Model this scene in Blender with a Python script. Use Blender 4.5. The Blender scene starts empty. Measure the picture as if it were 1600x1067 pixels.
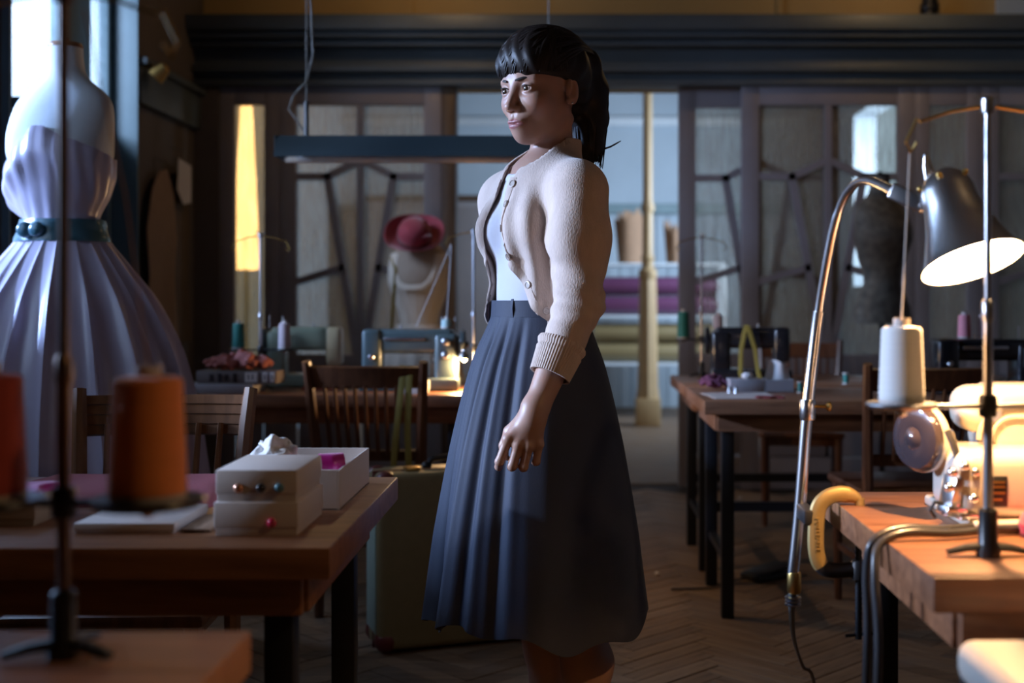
import bpy, bmesh, math, random
import numpy as np
from mathutils import Vector, Matrix, Euler
R = math.radians
PI = math.pi
random.seed(7)
SC = bpy.context.scene
COL = SC.collection
F, CX, CY, H = 1900.0, 890.0, 465.0, 1.10      # focal length in pixels, vanishing point, eye height


def P(px, py, d):
    """point at distance d that the photograph shows at pixel (px, py)"""
    return Vector(((px - CX) / F * d, d, H - (py - CY) / F * d))


# ------------------------------------------------------------------ camera
cd = bpy.data.cameras.new('camera')
cam = bpy.data.objects.new('camera', cd)
COL.objects.link(cam)
cam.location = (0, 0, H)
cam.rotation_euler = (R(90), 0, 0)
cd.sensor_width = 36
cd.lens = F / 1600 * 36
cd.shift_x = (800 - CX) / 1600
cd.shift_y = (CY - 533.5) / 1600
cd.clip_start = 0.05
cd.dof.use_dof = True
cd.dof.focus_distance = 2.53
cd.dof.aperture_fstop = 2.4
cd.dof.aperture_blades = 9
SC.camera = cam
# ------------------------------------------------------------------ world, daylight, exposure
w = bpy.data.worlds.new('dusk_sky')
SC.world = w
w.use_nodes = True
bg = w.node_tree.nodes['Background']
bg.inputs[0].default_value = (0.50, 0.76, 1.0, 1)
bg.inputs[1].default_value = 0.8


def area(name, loc, target, sx, sy, power, col, spread=180):
    l = bpy.data.lights.new(name, 'AREA')
    l.shape = 'RECTANGLE'
    l.size, l.size_y = sx, sy
    l.energy = power
    l.color = col
    l.spread = R(spread)
    o = bpy.data.objects.new(name, l)
    COL.objects.link(o)
    o.location = loc
    o.rotation_euler = (Vector(target) - Vector(loc)).to_track_quat('-Z', 'Y').to_euler()
    return o


BLUE = (0.42, 0.62, 1.0)
area('daylight_near', (-6.0, 1.75, 2.38), (-0.1, 2.57, 1.2), 0.40, 0.40, 90, (0.72, 0.80, 1.0), 60)
area('daylight_middle', (-6.0, 3.05, 2.6), (-1.45, 3.62, 1.2), 0.40, 0.40, 130, (0.42, 0.60, 1.0), 60)
area('daylight_far', (-3.3, 4.6, 2.75), (1.6, 6.6, 1.3), 0.9, 0.9, 75, (0.66, 0.76, 1.0), 110)
area('daylight_back_room', (2.75, 9.9, 2.1), (-0.6, 11.6, 1.2), 1.2, 1.4, 95, (0.60, 0.76, 1.0), 140)
SC.view_settings.view_transform = 'Standard'
SC.view_settings.look = 'None'
SC.view_settings.exposure = 0.22
SC.view_settings.gamma = 1.0
SC.view_settings.use_curve_mapping = False
SC.cycles.use_denoising = True
SC.cycles.sample_clamp_indirect = 6.0
SC.cycles.max_bounces = 8
SC.cycles.transparent_max_bounces = 16
SC.cycles.caustics_reflective = False
SC.cycles.caustics_refractive = False


# ------------------------------------------------------------------ materials
def _nodes(name):
    m = bpy.data.materials.new(name)
    m.use_nodes = True
    nt = m.node_tree
    return m, nt, nt.nodes['Principled BSDF']


def _coords(nt, scale):
    tc = nt.nodes.new('ShaderNodeTexCoord')
    mp = nt.nodes.new('ShaderNodeMapping')
    mp.inputs['Scale'].default_value = scale
    nt.links.new(tc.outputs['Object'], mp.inputs['Vector'])
    return mp


def _mix(nt, fac, a, b):
    n = nt.nodes.new('ShaderNodeMix')
    n.data_type = 'RGBA'
    nt.links.new(fac, n.inputs['Factor'])
    for i, c in ((6, a), (7, b)):
        if hasattr(c, 'is_linked') or hasattr(c, 'links'):
            nt.links.new(c, n.inputs[i])
        else:
            n.inputs[i].default_value = (*c, 1)
    return n.outputs[2]


def _bump(nt, b, height, strength, dist=0.002):
    n = nt.nodes.new('ShaderNodeBump')
    n.inputs['Strength'].default_value = strength
    n.inputs['Distance'].default_value = dist
    nt.links.new(height, n.inputs['Height'])
    nt.links.new(n.outputs[0], b.inputs['Normal'])


def mat(name, col, rough=.5, metal=0., var=.18, scale=9., stretch=(1, 1, 1), bump=0., bscale=120., bdist=.002,
        coat=0., sheen=0., emit=None, es=0., sub=0., aniso=0.):
    m, nt, b = _nodes(name)
    mp = _coords(nt, stretch)
    n = nt.nodes.new('ShaderNodeTexNoise')
    n.inputs['Scale'].default_value = scale
    n.inputs['Detail'].default_value = 5
    nt.links.new(mp.outputs[0], n.inputs['Vector'])
    lo = tuple(max(0, c * (1 - var)) for c in col)
    hi = tuple(min(1, c * (1 + var)) for c in col)
    out = _mix(nt, n.outputs['Fac'], lo, hi)
    nt.links.new(out, b.inputs['Base Color'])
    b.inputs['Roughness'].default_value = rough
    b.inputs['Metallic'].default_value = metal
    b.inputs['Coat Weight'].default_value = coat
    b.inputs['Sheen Weight'].default_value = sheen
    b.inputs['Anisotropic'].default_value = aniso
    if sub:
        b.inputs['Subsurface Weight'].default_value = sub
        b.inputs['Subsurface Radius'].default_value = (.012, .005, .003)
    if bump:
        n2 = nt.nodes.new('ShaderNodeTexNoise')
        n2.inputs['Scale'].default_value = bscale
        n2.inputs['Detail'].default_value = 4
        nt.links.new(mp.outputs[0], n2.inputs['Vector'])
        _bump(nt, b, n2.outputs['Fac'], bump, bdist)
    if emit:
        b.inputs['Emission Color'].default_value = (*emit, 1)
        b.inputs['Emission Strength'].default_value = es
    return m


def wood(name, c1, c2, rough=.45, stretch=(1.5, 14, 14), bump=.25, wear=None):
    m, nt, b = _nodes(name)
    mp = _coords(nt, stretch)
    n = nt.nodes.new('ShaderNodeTexNoise')
    n.inputs['Scale'].default_value = 3.2
    n.inputs['Detail'].default_value = 7
    n.inputs['Distortion'].default_value = .6
    nt.links.new(mp.outputs[0], n.inputs['Vector'])
    r = nt.nodes.new('ShaderNodeValToRGB')
    r.color_ramp.elements[0].position = .32
    r.color_ramp.elements[1].position = .68
    nt.links.new(n.outputs['Fac'], r.inputs['Fac'])
    out = _mix(nt, r.outputs[0], c1, c2)
    if wear:
        mp2 = _coords(nt, (1, 1, 1))
        n3 = nt.nodes.new('ShaderNodeTexNoise')
        n3.inputs['Scale'].default_value = 5
        n3.inputs['Detail'].default_value = 8
        nt.links.new(mp2.outputs[0], n3.inputs['Vector'])
        r3 = nt.nodes.new('ShaderNodeValToRGB')
        r3.color_ramp.elements[0].position = .52
        r3.color_ramp.elements[1].position = .75
        nt.links.new(n3.outputs['Fac'], r3.inputs['Fac'])
        out = _mix(nt, r3.outputs[0], out, wear)
    nt.links.new(out, b.inputs['Base Color'])
    b.inputs['Roughness'].default_value = rough
    if bump:
        _bump(nt, b, n.outputs['Fac'], bump, .0015)
    return m


def knit(name, col, scale=330., rough=.9, depth=.0008):
    """fine knitted wool: small uneven stitches in rows"""
    m, nt, b = _nodes(name)
    mp = _coords(nt, (1, 1, .45))
    n = nt.nodes.new('ShaderNodeTexNoise')
    n.inputs['Scale'].default_value = 60
    v = nt.nodes.new('ShaderNodeTexVoronoi')
    v.inputs['Scale'].default_value = scale
    for q in (v, n):
        nt.links.new(mp.outputs[0], q.inputs['Vector'])
    out = _mix(nt, n.outputs['Fac'], tuple(c * .85 for c in col), tuple(min(1, c * 1.1) for c in col))
    nt.links.new(out, b.inputs['Base Color'])
    b.inputs['Roughness'].default_value = rough
    b.inputs['Sheen Weight'].default_value = .25
    _bump(nt, b, v.outputs['Distance'], .6, depth)
    return m


def glass_rain(name, tint, clear=.55, gloss=.22, scale=(60, 60, 6)):
    """wavy old door glass: partly see-through, partly milky, glossy"""
    m, nt, b = _nodes(name)
    mp = _coords(nt, scale)
    n = nt.nodes.new('ShaderNodeTexNoise')
    n.inputs['Scale'].default_value = 1.0
    n.inputs['Detail'].default_value = 3
    nt.links.new(mp.outputs[0], n.inputs['Vector'])
    b.inputs['Roughness'].default_value = gloss
    out = _mix(nt, n.outputs['Fac'], tuple(c * .6 for c in tint), tint)
    nt.links.new(out, b.inputs['Base Color'])
    _bump(nt, b, n.outputs['Fac'], .5, .004)
    tr = nt.nodes.new('ShaderNodeBsdfTransparent')
    tr.inputs[0].default_value = (*[min(1, .55 + .45 * c / max(tint)) for c in tint], 1)
    tl = nt.nodes.new('ShaderNodeBsdfTranslucent')
    tl.inputs[0].default_value = (*[min(1, c * 1.6) for c in tint], 1)
    m1 = nt.nodes.new('ShaderNodeMixShader')
    m1.inputs[0].default_value = .4
    nt.links.new(b.outputs[0], m1.inputs[1])
    nt.links.new(tl.outputs[0], m1.inputs[2])
    m2 = nt.nodes.new('ShaderNodeMixShader')
    mr = nt.nodes.new('ShaderNodeMapRange')
    mr.inputs['To Min'].default_value = max(0, clear - .25)
    mr.inputs['To Max'].default_value = min(1, clear + .25)
    nt.links.new(n.outputs['Fac'], mr.inputs['Value'])
    nt.links.new(mr.outputs[0], m2.inputs[0])
    nt.links.new(m1.outputs[0], m2.inputs[1])
    nt.links.new(tr.outputs[0], m2.inputs[2])
    nt.links.new(m2.outputs[0], nt.nodes['Material Output'].inputs['Surface'])
    return m


def satin(name, col, rough=.35):
    m = mat(name, col, rough, 0, .08, 5, sheen=.4)
    b = m.node_tree.nodes['Principled BSDF']
    b.inputs['Sheen Roughness'].default_value = .3
    b.inputs['Specular IOR Level'].default_value = .7
    return m


M = dict(
    floor=mat('floor_bed', (.030, .022, .017), .8),
    parquet=[wood('parquet_oak_%d' % i, c1, c2, .62, (1.2, 16, 16), .35, wear=(.185, .142, .110)) for i, (c1, c2) in enumerate((
        ((.135, .084, .050), (.270, .175, .102)), ((.112, .071, .044), (.225, .146, .087)), ((.156, .102, .062), (.300, .200, .122))))],
    wall_dark=mat('brown_plaster', (.115, .090, .075), .85, var=.3, scale=4, bump=.3, bscale=30),
    wall_ochre=mat('ochre_plaster', (.46, .31, .125), .85, var=.18, scale=2, bump=.2, bscale=25),
    ceiling=mat('ceiling_plaster', (.22, .19, .16), .9),
    teal_paint=mat('teal_grey_paint', (.078, .094, .102), .5, var=.2, scale=6, bump=.08, bscale=60),
    door_paint=mat('grey_mauve_paint', (.250, .225, .235), .45, var=.15, scale=6, bump=.08, bscale=60),
    jamb=wood('brown_jamb', (.07, .04, .022), (.13, .075, .04), .5, (14, 14, 1.5)),
    window_paint=mat('blue_grey_window_paint', (.12, .19, .22), .45, var=.15),
    blind=mat('navy_blackout_cloth', (.010, .020, .038), .95),
    window_glass=glass_rain('frosted_window_glass', (.80, .90, 1.0), .78, .3, (30, 30, 30)),
    door_glass=glass_rain('rain_glass_grey', (.50, .46, .40), .66, .18),
    warm_glass=glass_rain('rain_glass_amber', (.75, .60, .38), .62, .25),
    back_wall=mat('pale_blue_wall', (.42, .50, .56), .85, var=.1, scale=3),
    back_trim=mat('pale_trim', (.60, .66, .70), .6, var=.08),
    back_rail=mat('teal_rail', (.18, .26, .28), .5),
    column=mat('cream_ochre_column_paint', (.44, .30, .15), .45, var=.15, scale=10),
    table=wood('worn_table_wood', (.15, .060, .028), (.27, .115, .054), .42, (1.5, 16, 16), .2, wear=(.23, .110, .062)),
    table_l=wood('dark_table_wood', (.17, .070, .032), (.30, .130, .058), .38, (1.5, 16, 16), .2),
    chairw=wood('dark_chair_wood', (.075, .026, .012), (.14, .052, .022), .32, (12, 12, 1.6), .1),
    chair_mid=wood('walnut_chair_wood', (.12, .048, .020), (.20, .085, .036), .3, (12, 12, 1.6), .1),
    steel_black=mat('black_steel', (.012, .013, .016), .4, .3, bump=.05),
    chrome=mat('chrome', (.85, .85, .87), .24, 1., var=.04),
    steel=mat('brushed_steel', (.50, .50, .52), .3, 1., var=.1, scale=40, stretch=(1, 1, .1)),
    brass=mat('old_brass', (.55, .36, .12), .35, 1., var=.2),
    gold_paint=mat('gold_bronze_paint', (.36, .25, .10), .5, .6, var=.2, scale=30),
    black_plastic=mat('black_plastic', (.012, .012, .013), .35),
    rubber=mat('cable_rubber', (.040, .040, .045), .32, coat=.4),
    cream_enamel=mat('cream_enamel', (.60, .53, .43), .25, coat=.5, var=.05),
    white_enamel=mat('white_enamel', (.62, .58, .51), .22, coat=.6, var=.04),
    teal_enamel=mat('teal_grey_enamel', (.072, .098, .096), .35, coat=.2, var=.08),
    green_enamel=mat('pale_green_enamel', (.30, .38, .30), .3, coat=.4, var=.08),
    yellow_enamel=mat('cream_yellow_enamel', (.62, .55, .36), .3, coat=.4, var=.08),
    black_enamel=mat('black_enamel', (.010, .010, .012), .22, coat=.6),
    dial=mat('dark_dial', (.05, .06, .06), .4),
    orange_thread=mat('orange_thread', (.88, .26, .055), .75, var=.14, scale=3, stretch=(1, 1, 60), bump=.5, bscale=3, sheen=.3),
    rust_thread=mat('rust_red_thread', (.45, .050, .028), .75, var=.2, scale=3, stretch=(1, 1, 60), bump=.5, bscale=3, sheen=.3),
    white_thread=mat('white_thread', (.80, .77, .73), .75, var=.08, scale=3, stretch=(1, 1, 60), bump=.4, bscale=3, sheen=.3),
    teal_thread=mat('teal_green_thread', (.005, .16, .13), .6, var=.2, scale=3, stretch=(1, 1, 60), sheen=.3),
    mauve_thread=mat('mauve_grey_thread', (.42, .33, .34), .7, var=.15, scale=3, stretch=(1, 1, 60), sheen=.3),
    pink_thread=mat('pink_thread', (.70, .26, .30), .7, var=.12, scale=3, stretch=(1, 1, 60), sheen=.3),
    hotpink=mat('hot_pink_thread', (.75, .08, .20), .7, var=.12),
    grey_card=mat('grey_card', (.33, .31, .32), .8, var=.08),
    white_card=mat('white_card', (.60, .52, .47), .75, var=.06, bump=.05),
    paper=mat('white_paper', (.74, .70, .66), .85, var=.06),
    kraft=mat('kraft_paper', (.28, .165, .095), .85, var=.18, scale=14, bump=.3, bscale=30, bdist=.004),
    lace=mat('white_lace', (.75, .72, .70), .9, var=.15, scale=60, bump=.8, bscale=140),
    lace_pink=mat('dusty_pink_lace', (.36, .115, .095), .9, var=.35, scale=50, bump=.9, bscale=120),
    magenta=satin('magenta_satin', (.50, .012, .26), .35),
    purple_cloth=satin('purple_satin', (.12, .038, .095), .35),
    purple_dark=satin('plum_satin', (.075, .020, .060), .4),
    yellow_cloth=satin('olive_gold_satin', (.23, .175, .08), .45),
    blue_cloth=satin('pale_blue_satin', (.30, .38, .46), .45),
    red_cloth=mat('red_dotted_cloth', (.26, .045, .055), .85, var=.1, bump=.3, bscale=200),
    pincushion=mat('red_pincushion_cloth', (.62, .02, .03), .7, sheen=.5),
    tape=mat('yellow_tape', (.27, .195, .035), .55),
    form_linen=mat('pale_linen_form', (.62, .64, .66), .75, var=.05, scale=80, bump=.25, bscale=260),
    form_cream=mat('cream_linen_form', (.34, .27, .21), .8, var=.08, scale=80, bump=.25, bscale=260),
    form_dark=mat('mottled_dark_form', (.13, .118, .10), .75, var=.95, scale=26, bump=.4, bscale=70),
    gown=satin('lilac_satin', (.46, .40, .50), .33),
    belt=satin('teal_satin', (.05, .13, .165), .25),
    ivory_dress=mat('ivory_dress_cloth', (.62, .56, .48), .85, var=.08, bump=.3, bscale=180),
    hat=mat('crimson_felt', (.30, .016, .036), .75, var=.25, scale=25, bump=.4, bscale=90, sheen=.5),
    case=mat('olive_tan_leatherette', (.20, .15, .068), .55, var=.15, scale=30, bump=.3, bscale=160),
    case_lit_end=mat('window_lit_leatherette', (.30, .38, .33), .55, var=.12, scale=30, bump=.3, bscale=160),
    oxblood=mat('oxblood_leather', (.11, .016, .016), .45, var=.2),
    lamp_teal=mat('dark_teal_enamel', (.004, .013, .015), .7, coat=0., var=.1),
    reflector=mat('cream_reflector', (.72, .62, .50), .5),
    tube=mat('fluorescent_tube_off', (.80, .72, .62), .25),
    shade_in=mat('white_reflector_enamel', (.90, .88, .84), .4),
    bulb=mat('glowing_bulb', (1, .9, .7), .5, emit=(1.0, .70, .36), es=60),
    lit_shade=mat('lit_paper_shade', (.9, .8, .6), .7, emit=(1.0, .66, .30), es=4.2),
    wire=mat('grey_wire', (.20, .19, .17), .5),
    thread_line=mat('thread_line', (.55, .30, .12), .6),
    iron_dark=mat('dark_cast_iron', (.030, .030, .034), .45, .5),
    glass_dark=mat('smoked_lacquer', (.060, .045, .050), .12, .2, coat=.8),
    cushion=mat('cream_vinyl', (.72, .64, .52), .45, var=.06, bump=.1),
    skin=None, )


# ------------------------------------------------------------------ mesh helpers
class MB:
    def __init__(self):
        self.bm = bmesh.new()

    def _xf(self, vs, Mx):
        for v in vs:
            v.co = Mx @ v.co

    def box(self, c, s, rot=None, bev=0., seg=2):
        g = bmesh.ops.create_cube(self.bm, size=1)
        Mx = Matrix.Translation(Vector(c)) @ ((Euler(rot).to_matrix().to_4x4()) if rot else Matrix()) @ Matrix.Diagonal((*s, 1))
        self._xf(g['verts'], Mx)
        if bev:
            es = {e for v in g['verts'] for e in v.link_edges}
            bmesh.ops.bevel(self.bm, geom=list(es), offset=bev, segments=seg, affect='EDGES', profile=.5)
        return self

    def tube(self, pts, r, n=10, flat=None, caps=True, twist0=None):
        pts = [Vector(p) for p in pts]
        rs = r if isinstance(r, (list, tuple)) else [r] * len(pts)
        T = [(pts[min(i + 1, len(pts) - 1)] - pts[max(i - 1, 0)]).normalized() for i in range(len(pts))]
        up = Vector(twist0) if twist0 else (Vector((0, 0, 1)) if abs(T[0].z) < .9 else Vector((1, 0, 0)))
        A = (up - T[0] * up.dot(T[0])).normalized()
        rings = []
        for i, p in enumerate(pts):
            A = (A - T[i] * A.dot(T[i])).normalized()
            B = T[i].cross(A)
            fa, fb = (1, 1) if flat is None else flat
            rings.append([self.bm.verts.new(p + (A * math.cos(2 * PI * k / n) * fa + B * math.sin(2 * PI * k / n) * fb) * rs[i]) for k in range(n)])
        for a, b in zip(rings, rings[1:]):
            for k in range(n):
                self.bm.faces.new((a[k], a[(k + 1) % n], b[(k + 1) % n], b[k]))
        if caps:
            self.bm.faces.new(rings[0][::-1])
            self.bm.faces.new(rings[-1])
        return self

    def cyl(self, p0, p1, r0, r1=None, n=16):
        return self.tube([p0, p1], [r0, r0 if r1 is None else r1], n)

    def lathe(self, prof, n=24, Mx=None, closed=True):
        Mx = Mx or Matrix()
        rings = []
        for r, z in prof:
            if r < 1e-5:
                rings.append([self.bm.verts.new(Mx @ Vector((0, 0, z)))])
            else:
                rings.append([self.bm.verts.new(Mx @ Vector((r * math.cos(2 * PI * k / n), r * math.sin(2 * PI * k / n), z))) for k in range(n)])
        for a, b in zip(rings, rings[1:]):
            if len(a) == 1 and len(b) == 1:
                continue
            for k in range(n):
                k2 = (k + 1) % n
                if len(a) == 1:
                    self.bm.faces.new((a[0], b[k2], b[k]))
                elif len(b) == 1:
                    self.bm.faces.new((a[k], a[k2], b[0]))
                else:
                    self.bm.faces.new((a[k], a[k2], b[k2], b[k]))
        if closed:
            for rg, fl in ((rings[0], True), (rings[-1], False)):
                if len(rg) > 2:
                    self.bm.faces.new(rg[::-1] if fl else rg)
        return self

    def ell(self, c, r, rot=None, u=20, v=12):
        r = (r, r, r) if not isinstance(r, (tuple, list)) else r
        Mx = Matrix.Translation(Vector(c)) @ (Euler(rot).to_matrix().to_4x4() if rot else Matrix()) @ Matrix.Diagonal((*r, 1))
        prof = [(math.sin(PI * i / v), -math.cos(PI * i / v)) for i in range(v + 1)]
        prof[0] = (0, -1)
        prof[-1] = (0, 1)
        return self.lathe(prof, u, Mx)

    def prism(self, poly, t0, t1, Mx=None):
        """polygon in the xz plane extruded along y from t0 to t1"""
        Mx = Mx or Matrix()
        a = [self.bm.verts.new(Mx @ Vector((x, t0, z))) for x, z in poly]
        b = [self.bm.verts.new(Mx @ Vector((x, t1, z))) for x, z in poly]
        n = len(poly)
        self.bm.faces.new(a)
        self.bm.faces.new(b[::-1])
        for k in range(n):
            self.bm.faces.new((a[k], b[k], b[(k + 1) % n], a[(k + 1) % n]))
        return self

    def grid(self, f, nu, nv, wrap=False, thick=0):
        vs = [[self.bm.verts.new(f(i / (nu if wrap else nu - 1), j / (nv - 1))) for i in range(nu)] for j in range(nv)]
        for j in range(nv - 1):
            for i in range(nu if wrap else nu - 1):
                i2 = (i + 1) % nu
                self.bm.faces.new((vs[j][i], vs[j][i2], vs[j + 1][i2], vs[j + 1][i]))
        if thick:
            bmesh.ops.recalc_face_normals(self.bm, faces=self.bm.faces[:])
            bmesh.ops.solidify(self.bm, geom=self.bm.faces[:], thickness=thick)
        return self

    def build(self, name, material, parent=None, smooth=True, ang=38, loc=None):
        bmesh.ops.recalc_face_normals(self.bm, faces=self.bm.faces[:])
        me = bpy.data.meshes.new(name)
        self.bm.to_mesh(me)
        self.bm.free()
        if smooth:
            me.polygons.foreach_set('use_smooth', [True] * len(me.polygons))
            me.set_sharp_from_angle(angle=R(ang))
        if material:
            me.materials.append(material)
        o = bpy.data.objects.new(name, me)
        COL.objects.link(o)
        if parent:
            o.parent = parent
        if loc is not None:
            o.location = loc
        return o


def tag(o, label, cat, group=None):
    o['label'] = label
    o['category'] = cat
    if group:
        o['group'] = group
    return o


def thing(name, label, cat, loc=(0, 0, 0), rz=0., group=None):
    o = bpy.data.objects.new(name, None)
    o.empty_display_size = .05
    COL.objects.link(o)
    o.location = loc
    o.rotation_euler = (0, 0, rz)
    return tag(o, label, cat, group)


def struct(o):
    o['kind'] = 'structure'
    return o


def copy_tree(o, parent=None):
    c = o.copy()
    COL.objects.link(c)
    c.parent = parent
    for ch in list(o.children):
        copy_tree(ch, c)
    return c


def dup(o, loc, rz, label, group=None):
    c = copy_tree(o)
    c.location = loc
    c.rotation_euler = (0, 0, rz)
    c['label'] = label
    if group:
        c['group'] = group
    return c


def sub_part(o, label):
    o['label'] = label
    return o


def lerp_tab(tab, z):
    return float(np.interp(z, [t[0] for t in tab], [t[1] for t in tab]))


# ------------------------------------------------------------------ signed distance sculpting for bodies, hair and clothes
class Sculpt:
    def __init__(self, xs, ys, zs):
        self.ax = [np.asarray(a, dtype=np.float32) for a in (xs, ys, zs)]
        self.f = np.full([len(a) for a in self.ax], 1.0, dtype=np.float32)

    def _sl(self, lo, hi):
        s = []
        for a, l, h in zip(self.ax, lo, hi):
            i0 = max(0, int(np.searchsorted(a, l)) - 1)
            i1 = min(len(a), int(np.searchsorted(a, h)) + 1)
            s.append(slice(i0, i1))
        return tuple(s)

    def op(self, fn, lo, hi, k=.01, mode='u'):
        s = self._sl(lo, hi)
        if any(q.stop <= q.start for q in s):
            return
        x = self.ax[0][s[0]][:, None, None]
        y = self.ax[1][s[1]][None, :, None]
        z = self.ax[2][s[2]][None, None, :]
        d = fn(x, y, z)
        a = self.f[s]
        if mode == 'u':
            h = np.maximum(k - np.abs(a - d), 0) / k
            self.f[s] = np.minimum(a, d) - h * h * k * .25
        elif mode == 's':
            d = -d
            h = np.maximum(k - np.abs(a - d), 0) / k
            self.f[s] = np.maximum(a, d) + h * h * k * .25
        elif mode == 'i':
            self.f[s] = np.maximum(a, d)
        elif mode == 'd':
            self.f[s] = a + d

    def ell(self, c, r, k=.01, mode='u', B=None):
        """ellipsoid; B is a 3x3 basis (rows are axes) in sculpt space"""
        c = np.array(c, dtype=np.float32)
        m = max(r) + k + .012

        def fn(x, y, z):
            p = (x - c[0], y - c[1], z - c[2])
            if B is not None:
                p = tuple(p[0] * B[i][0] + p[1] * B[i][1] + p[2] * B[i][2] for i in range(3))
            q = [p[i] / r[i] for i in range(3)]
            k0 = np.sqrt(q[0] ** 2 + q[1] ** 2 + q[2] ** 2)
            k1 = np.sqrt((q[0] / r[0]) ** 2 + (q[1] / r[1]) ** 2 + (q[2] / r[2]) ** 2) + 1e-6
            return k0 * (k0 - 1) / k1
        self.op(fn, c - m, c + m, k, mode)

    def cap(self, a, b, ra, rb, k=.01, mode='u'):
        a = np.array(a, dtype=np.float32)
        b = np.array(b, dtype=np.float32)
        m = max(ra, rb) + k + .012
        ab = b - a
        L = float(ab @ ab) + 1e-9

        def fn(x, y, z):
            t = np.clip(((x - a[0]) * ab[0] + (y - a[1]) * ab[1] + (z - a[2]) * ab[2]) / L, 0, 1)
            return np.sqrt((x - a[0] - t * ab[0]) ** 2 + (y - a[1] - t * ab[1]) ** 2 + (z - a[2] - t * ab[2]) ** 2) - (ra + (rb - ra) * t)
        self.op(fn, np.minimum(a, b) - m, np.maximum(a, b) + m, k, mode)

    def chain(self, pts, rs, k=.01):
        for i in range(len(pts) - 1):
            self.cap(pts[i], pts[i + 1], rs[i], rs[i + 1], k)

    def mesh(self):
        f = self.f
        ins = f < 0
        nx, ny, nz = f.shape
        cnt = np.zeros((nx - 1, ny - 1, nz - 1), dtype=np.int8)
        off = [(i, j, k) for i in (0, 1) for j in (0, 1) for k in (0, 1)]
        for i, j, k in off:
            cnt += ins[i:nx - 1 + i, j:ny - 1 + j, k:nz - 1 + k]
        I = np.argwhere((cnt > 0) & (cnt < 8))
        vid = np.full(cnt.shape, -1, dtype=np.int32)
        vid[I[:, 0], I[:, 1], I[:, 2]] = np.arange(len(I))
        val = np.stack([f[I[:, 0] + o[0], I[:, 1] + o[1], I[:, 2] + o[2]] for o in off], 1)
        cx = [np.stack([self.ax[a][I[:, a]], self.ax[a][I[:, a] + 1]], 1) for a in range(3)]
        cor = np.stack([np.stack([cx[a][:, o[a]] for a in range(3)], 1) for o in off], 1)
        acc = np.zeros((len(I), 3))
        num = np.zeros(len(I))
        for p in range(8):
            for q in range(p + 1, 8):
                if sum(abs(off[p][t] - off[q][t]) for t in range(3)) != 1:
                    continue
                a, b = val[:, p], val[:, q]
                m = (a < 0) != (b < 0)
                t = np.where(m, a / np.where(m, a - b, 1), 0)
                acc += np.where(m[:, None], cor[:, p] + (cor[:, q] - cor[:, p]) * t[:, None], 0)
                num += m
        V = acc / num[:, None]
        Fs = []
        for ax in range(3):
            sl0 = [slice(None)] * 3
            sl1 = [slice(None)] * 3
            sl0[ax] = slice(0, -1)
            sl1[ax] = slice(1, None)
            a, b = ins[tuple(sl0)], ins[tuple(sl1)]
            E = np.argwhere(a != b)
            u, v = (ax + 1) % 3, (ax + 2) % 3
            ok = (E[:, u] > 0) & (E[:, v] > 0) & (E[:, u] < f.shape[u] - 1) & (E[:, v] < f.shape[v] - 1)
            E = E[ok]
            sgn = a[E[:, 0], E[:, 1], E[:, 2]]
            ids = []
            for du, dv in ((-1, -1), (0, -1), (0, 0), (-1, 0)):
                Q = E.copy()
                Q[:, u] += du
                Q[:, v] += dv
                ids.append(vid[Q[:, 0], Q[:, 1], Q[:, 2]])
            q = np.stack(ids, 1)
            q[~sgn] = q[~sgn][:, ::-1]
            Fs.append(q)
        return V, np.concatenate(Fs)


def relax(V, Fq, it=1, lam=.5):
    """a little Laplacian smoothing"""
    n = len(V)
    for _ in range(it):
        acc = np.zeros_like(V)
        c = np.zeros(n)
        for a, b in ((0, 1), (1, 2), (2, 3), (3, 0)):
            for i, j in ((a, b), (b, a)):
                for t in range(3):
                    acc[:, t] += np.bincount(Fq[:, i], weights=V[Fq[:, j], t], minlength=n)
                c += np.bincount(Fq[:, i], minlength=n)
        V = V + lam * (acc / np.maximum(c, 1)[:, None] - V)
    return V


def quads(name, V, Fq, material, parent=None, cols=None):
    me = bpy.data.meshes.new(name)
    me.vertices.add(len(V))
    me.vertices.foreach_set('co', np.asarray(V, dtype=np.float32).ravel())
    me.loops.add(Fq.size)
    me.loops.foreach_set('vertex_index', Fq.astype(np.int32).ravel())
    me.polygons.add(len(Fq))
    me.polygons.foreach_set('loop_start', np.arange(0, Fq.size, 4, dtype=np.int32))
    me.polygons.foreach_set('use_smooth', np.ones(len(Fq), dtype=bool))
    me.update(calc_edges=True)
    me.validate()
    if cols is not None:
        at = me.color_attributes.new('tone', 'FLOAT_COLOR', 'POINT')
        at.data.foreach_set('color', np.concatenate([cols, np.ones((len(V), 1))], 1).astype(np.float32).ravel())
    me.materials.append(material)
    o = bpy.data.objects.new(name, me)
    COL.objects.link(o)
    if parent:
        o.parent = parent
    return o


# ================================================================== THE SETTING
LX, RX, YB = -2.15, 3.6, 7.0
floor = struct(MB().box(((LX + RX) / 2, 2.25, -.06), (RX - LX + .5, 9.9, .10)).build('floor', M['floor'], smooth=False))
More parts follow.
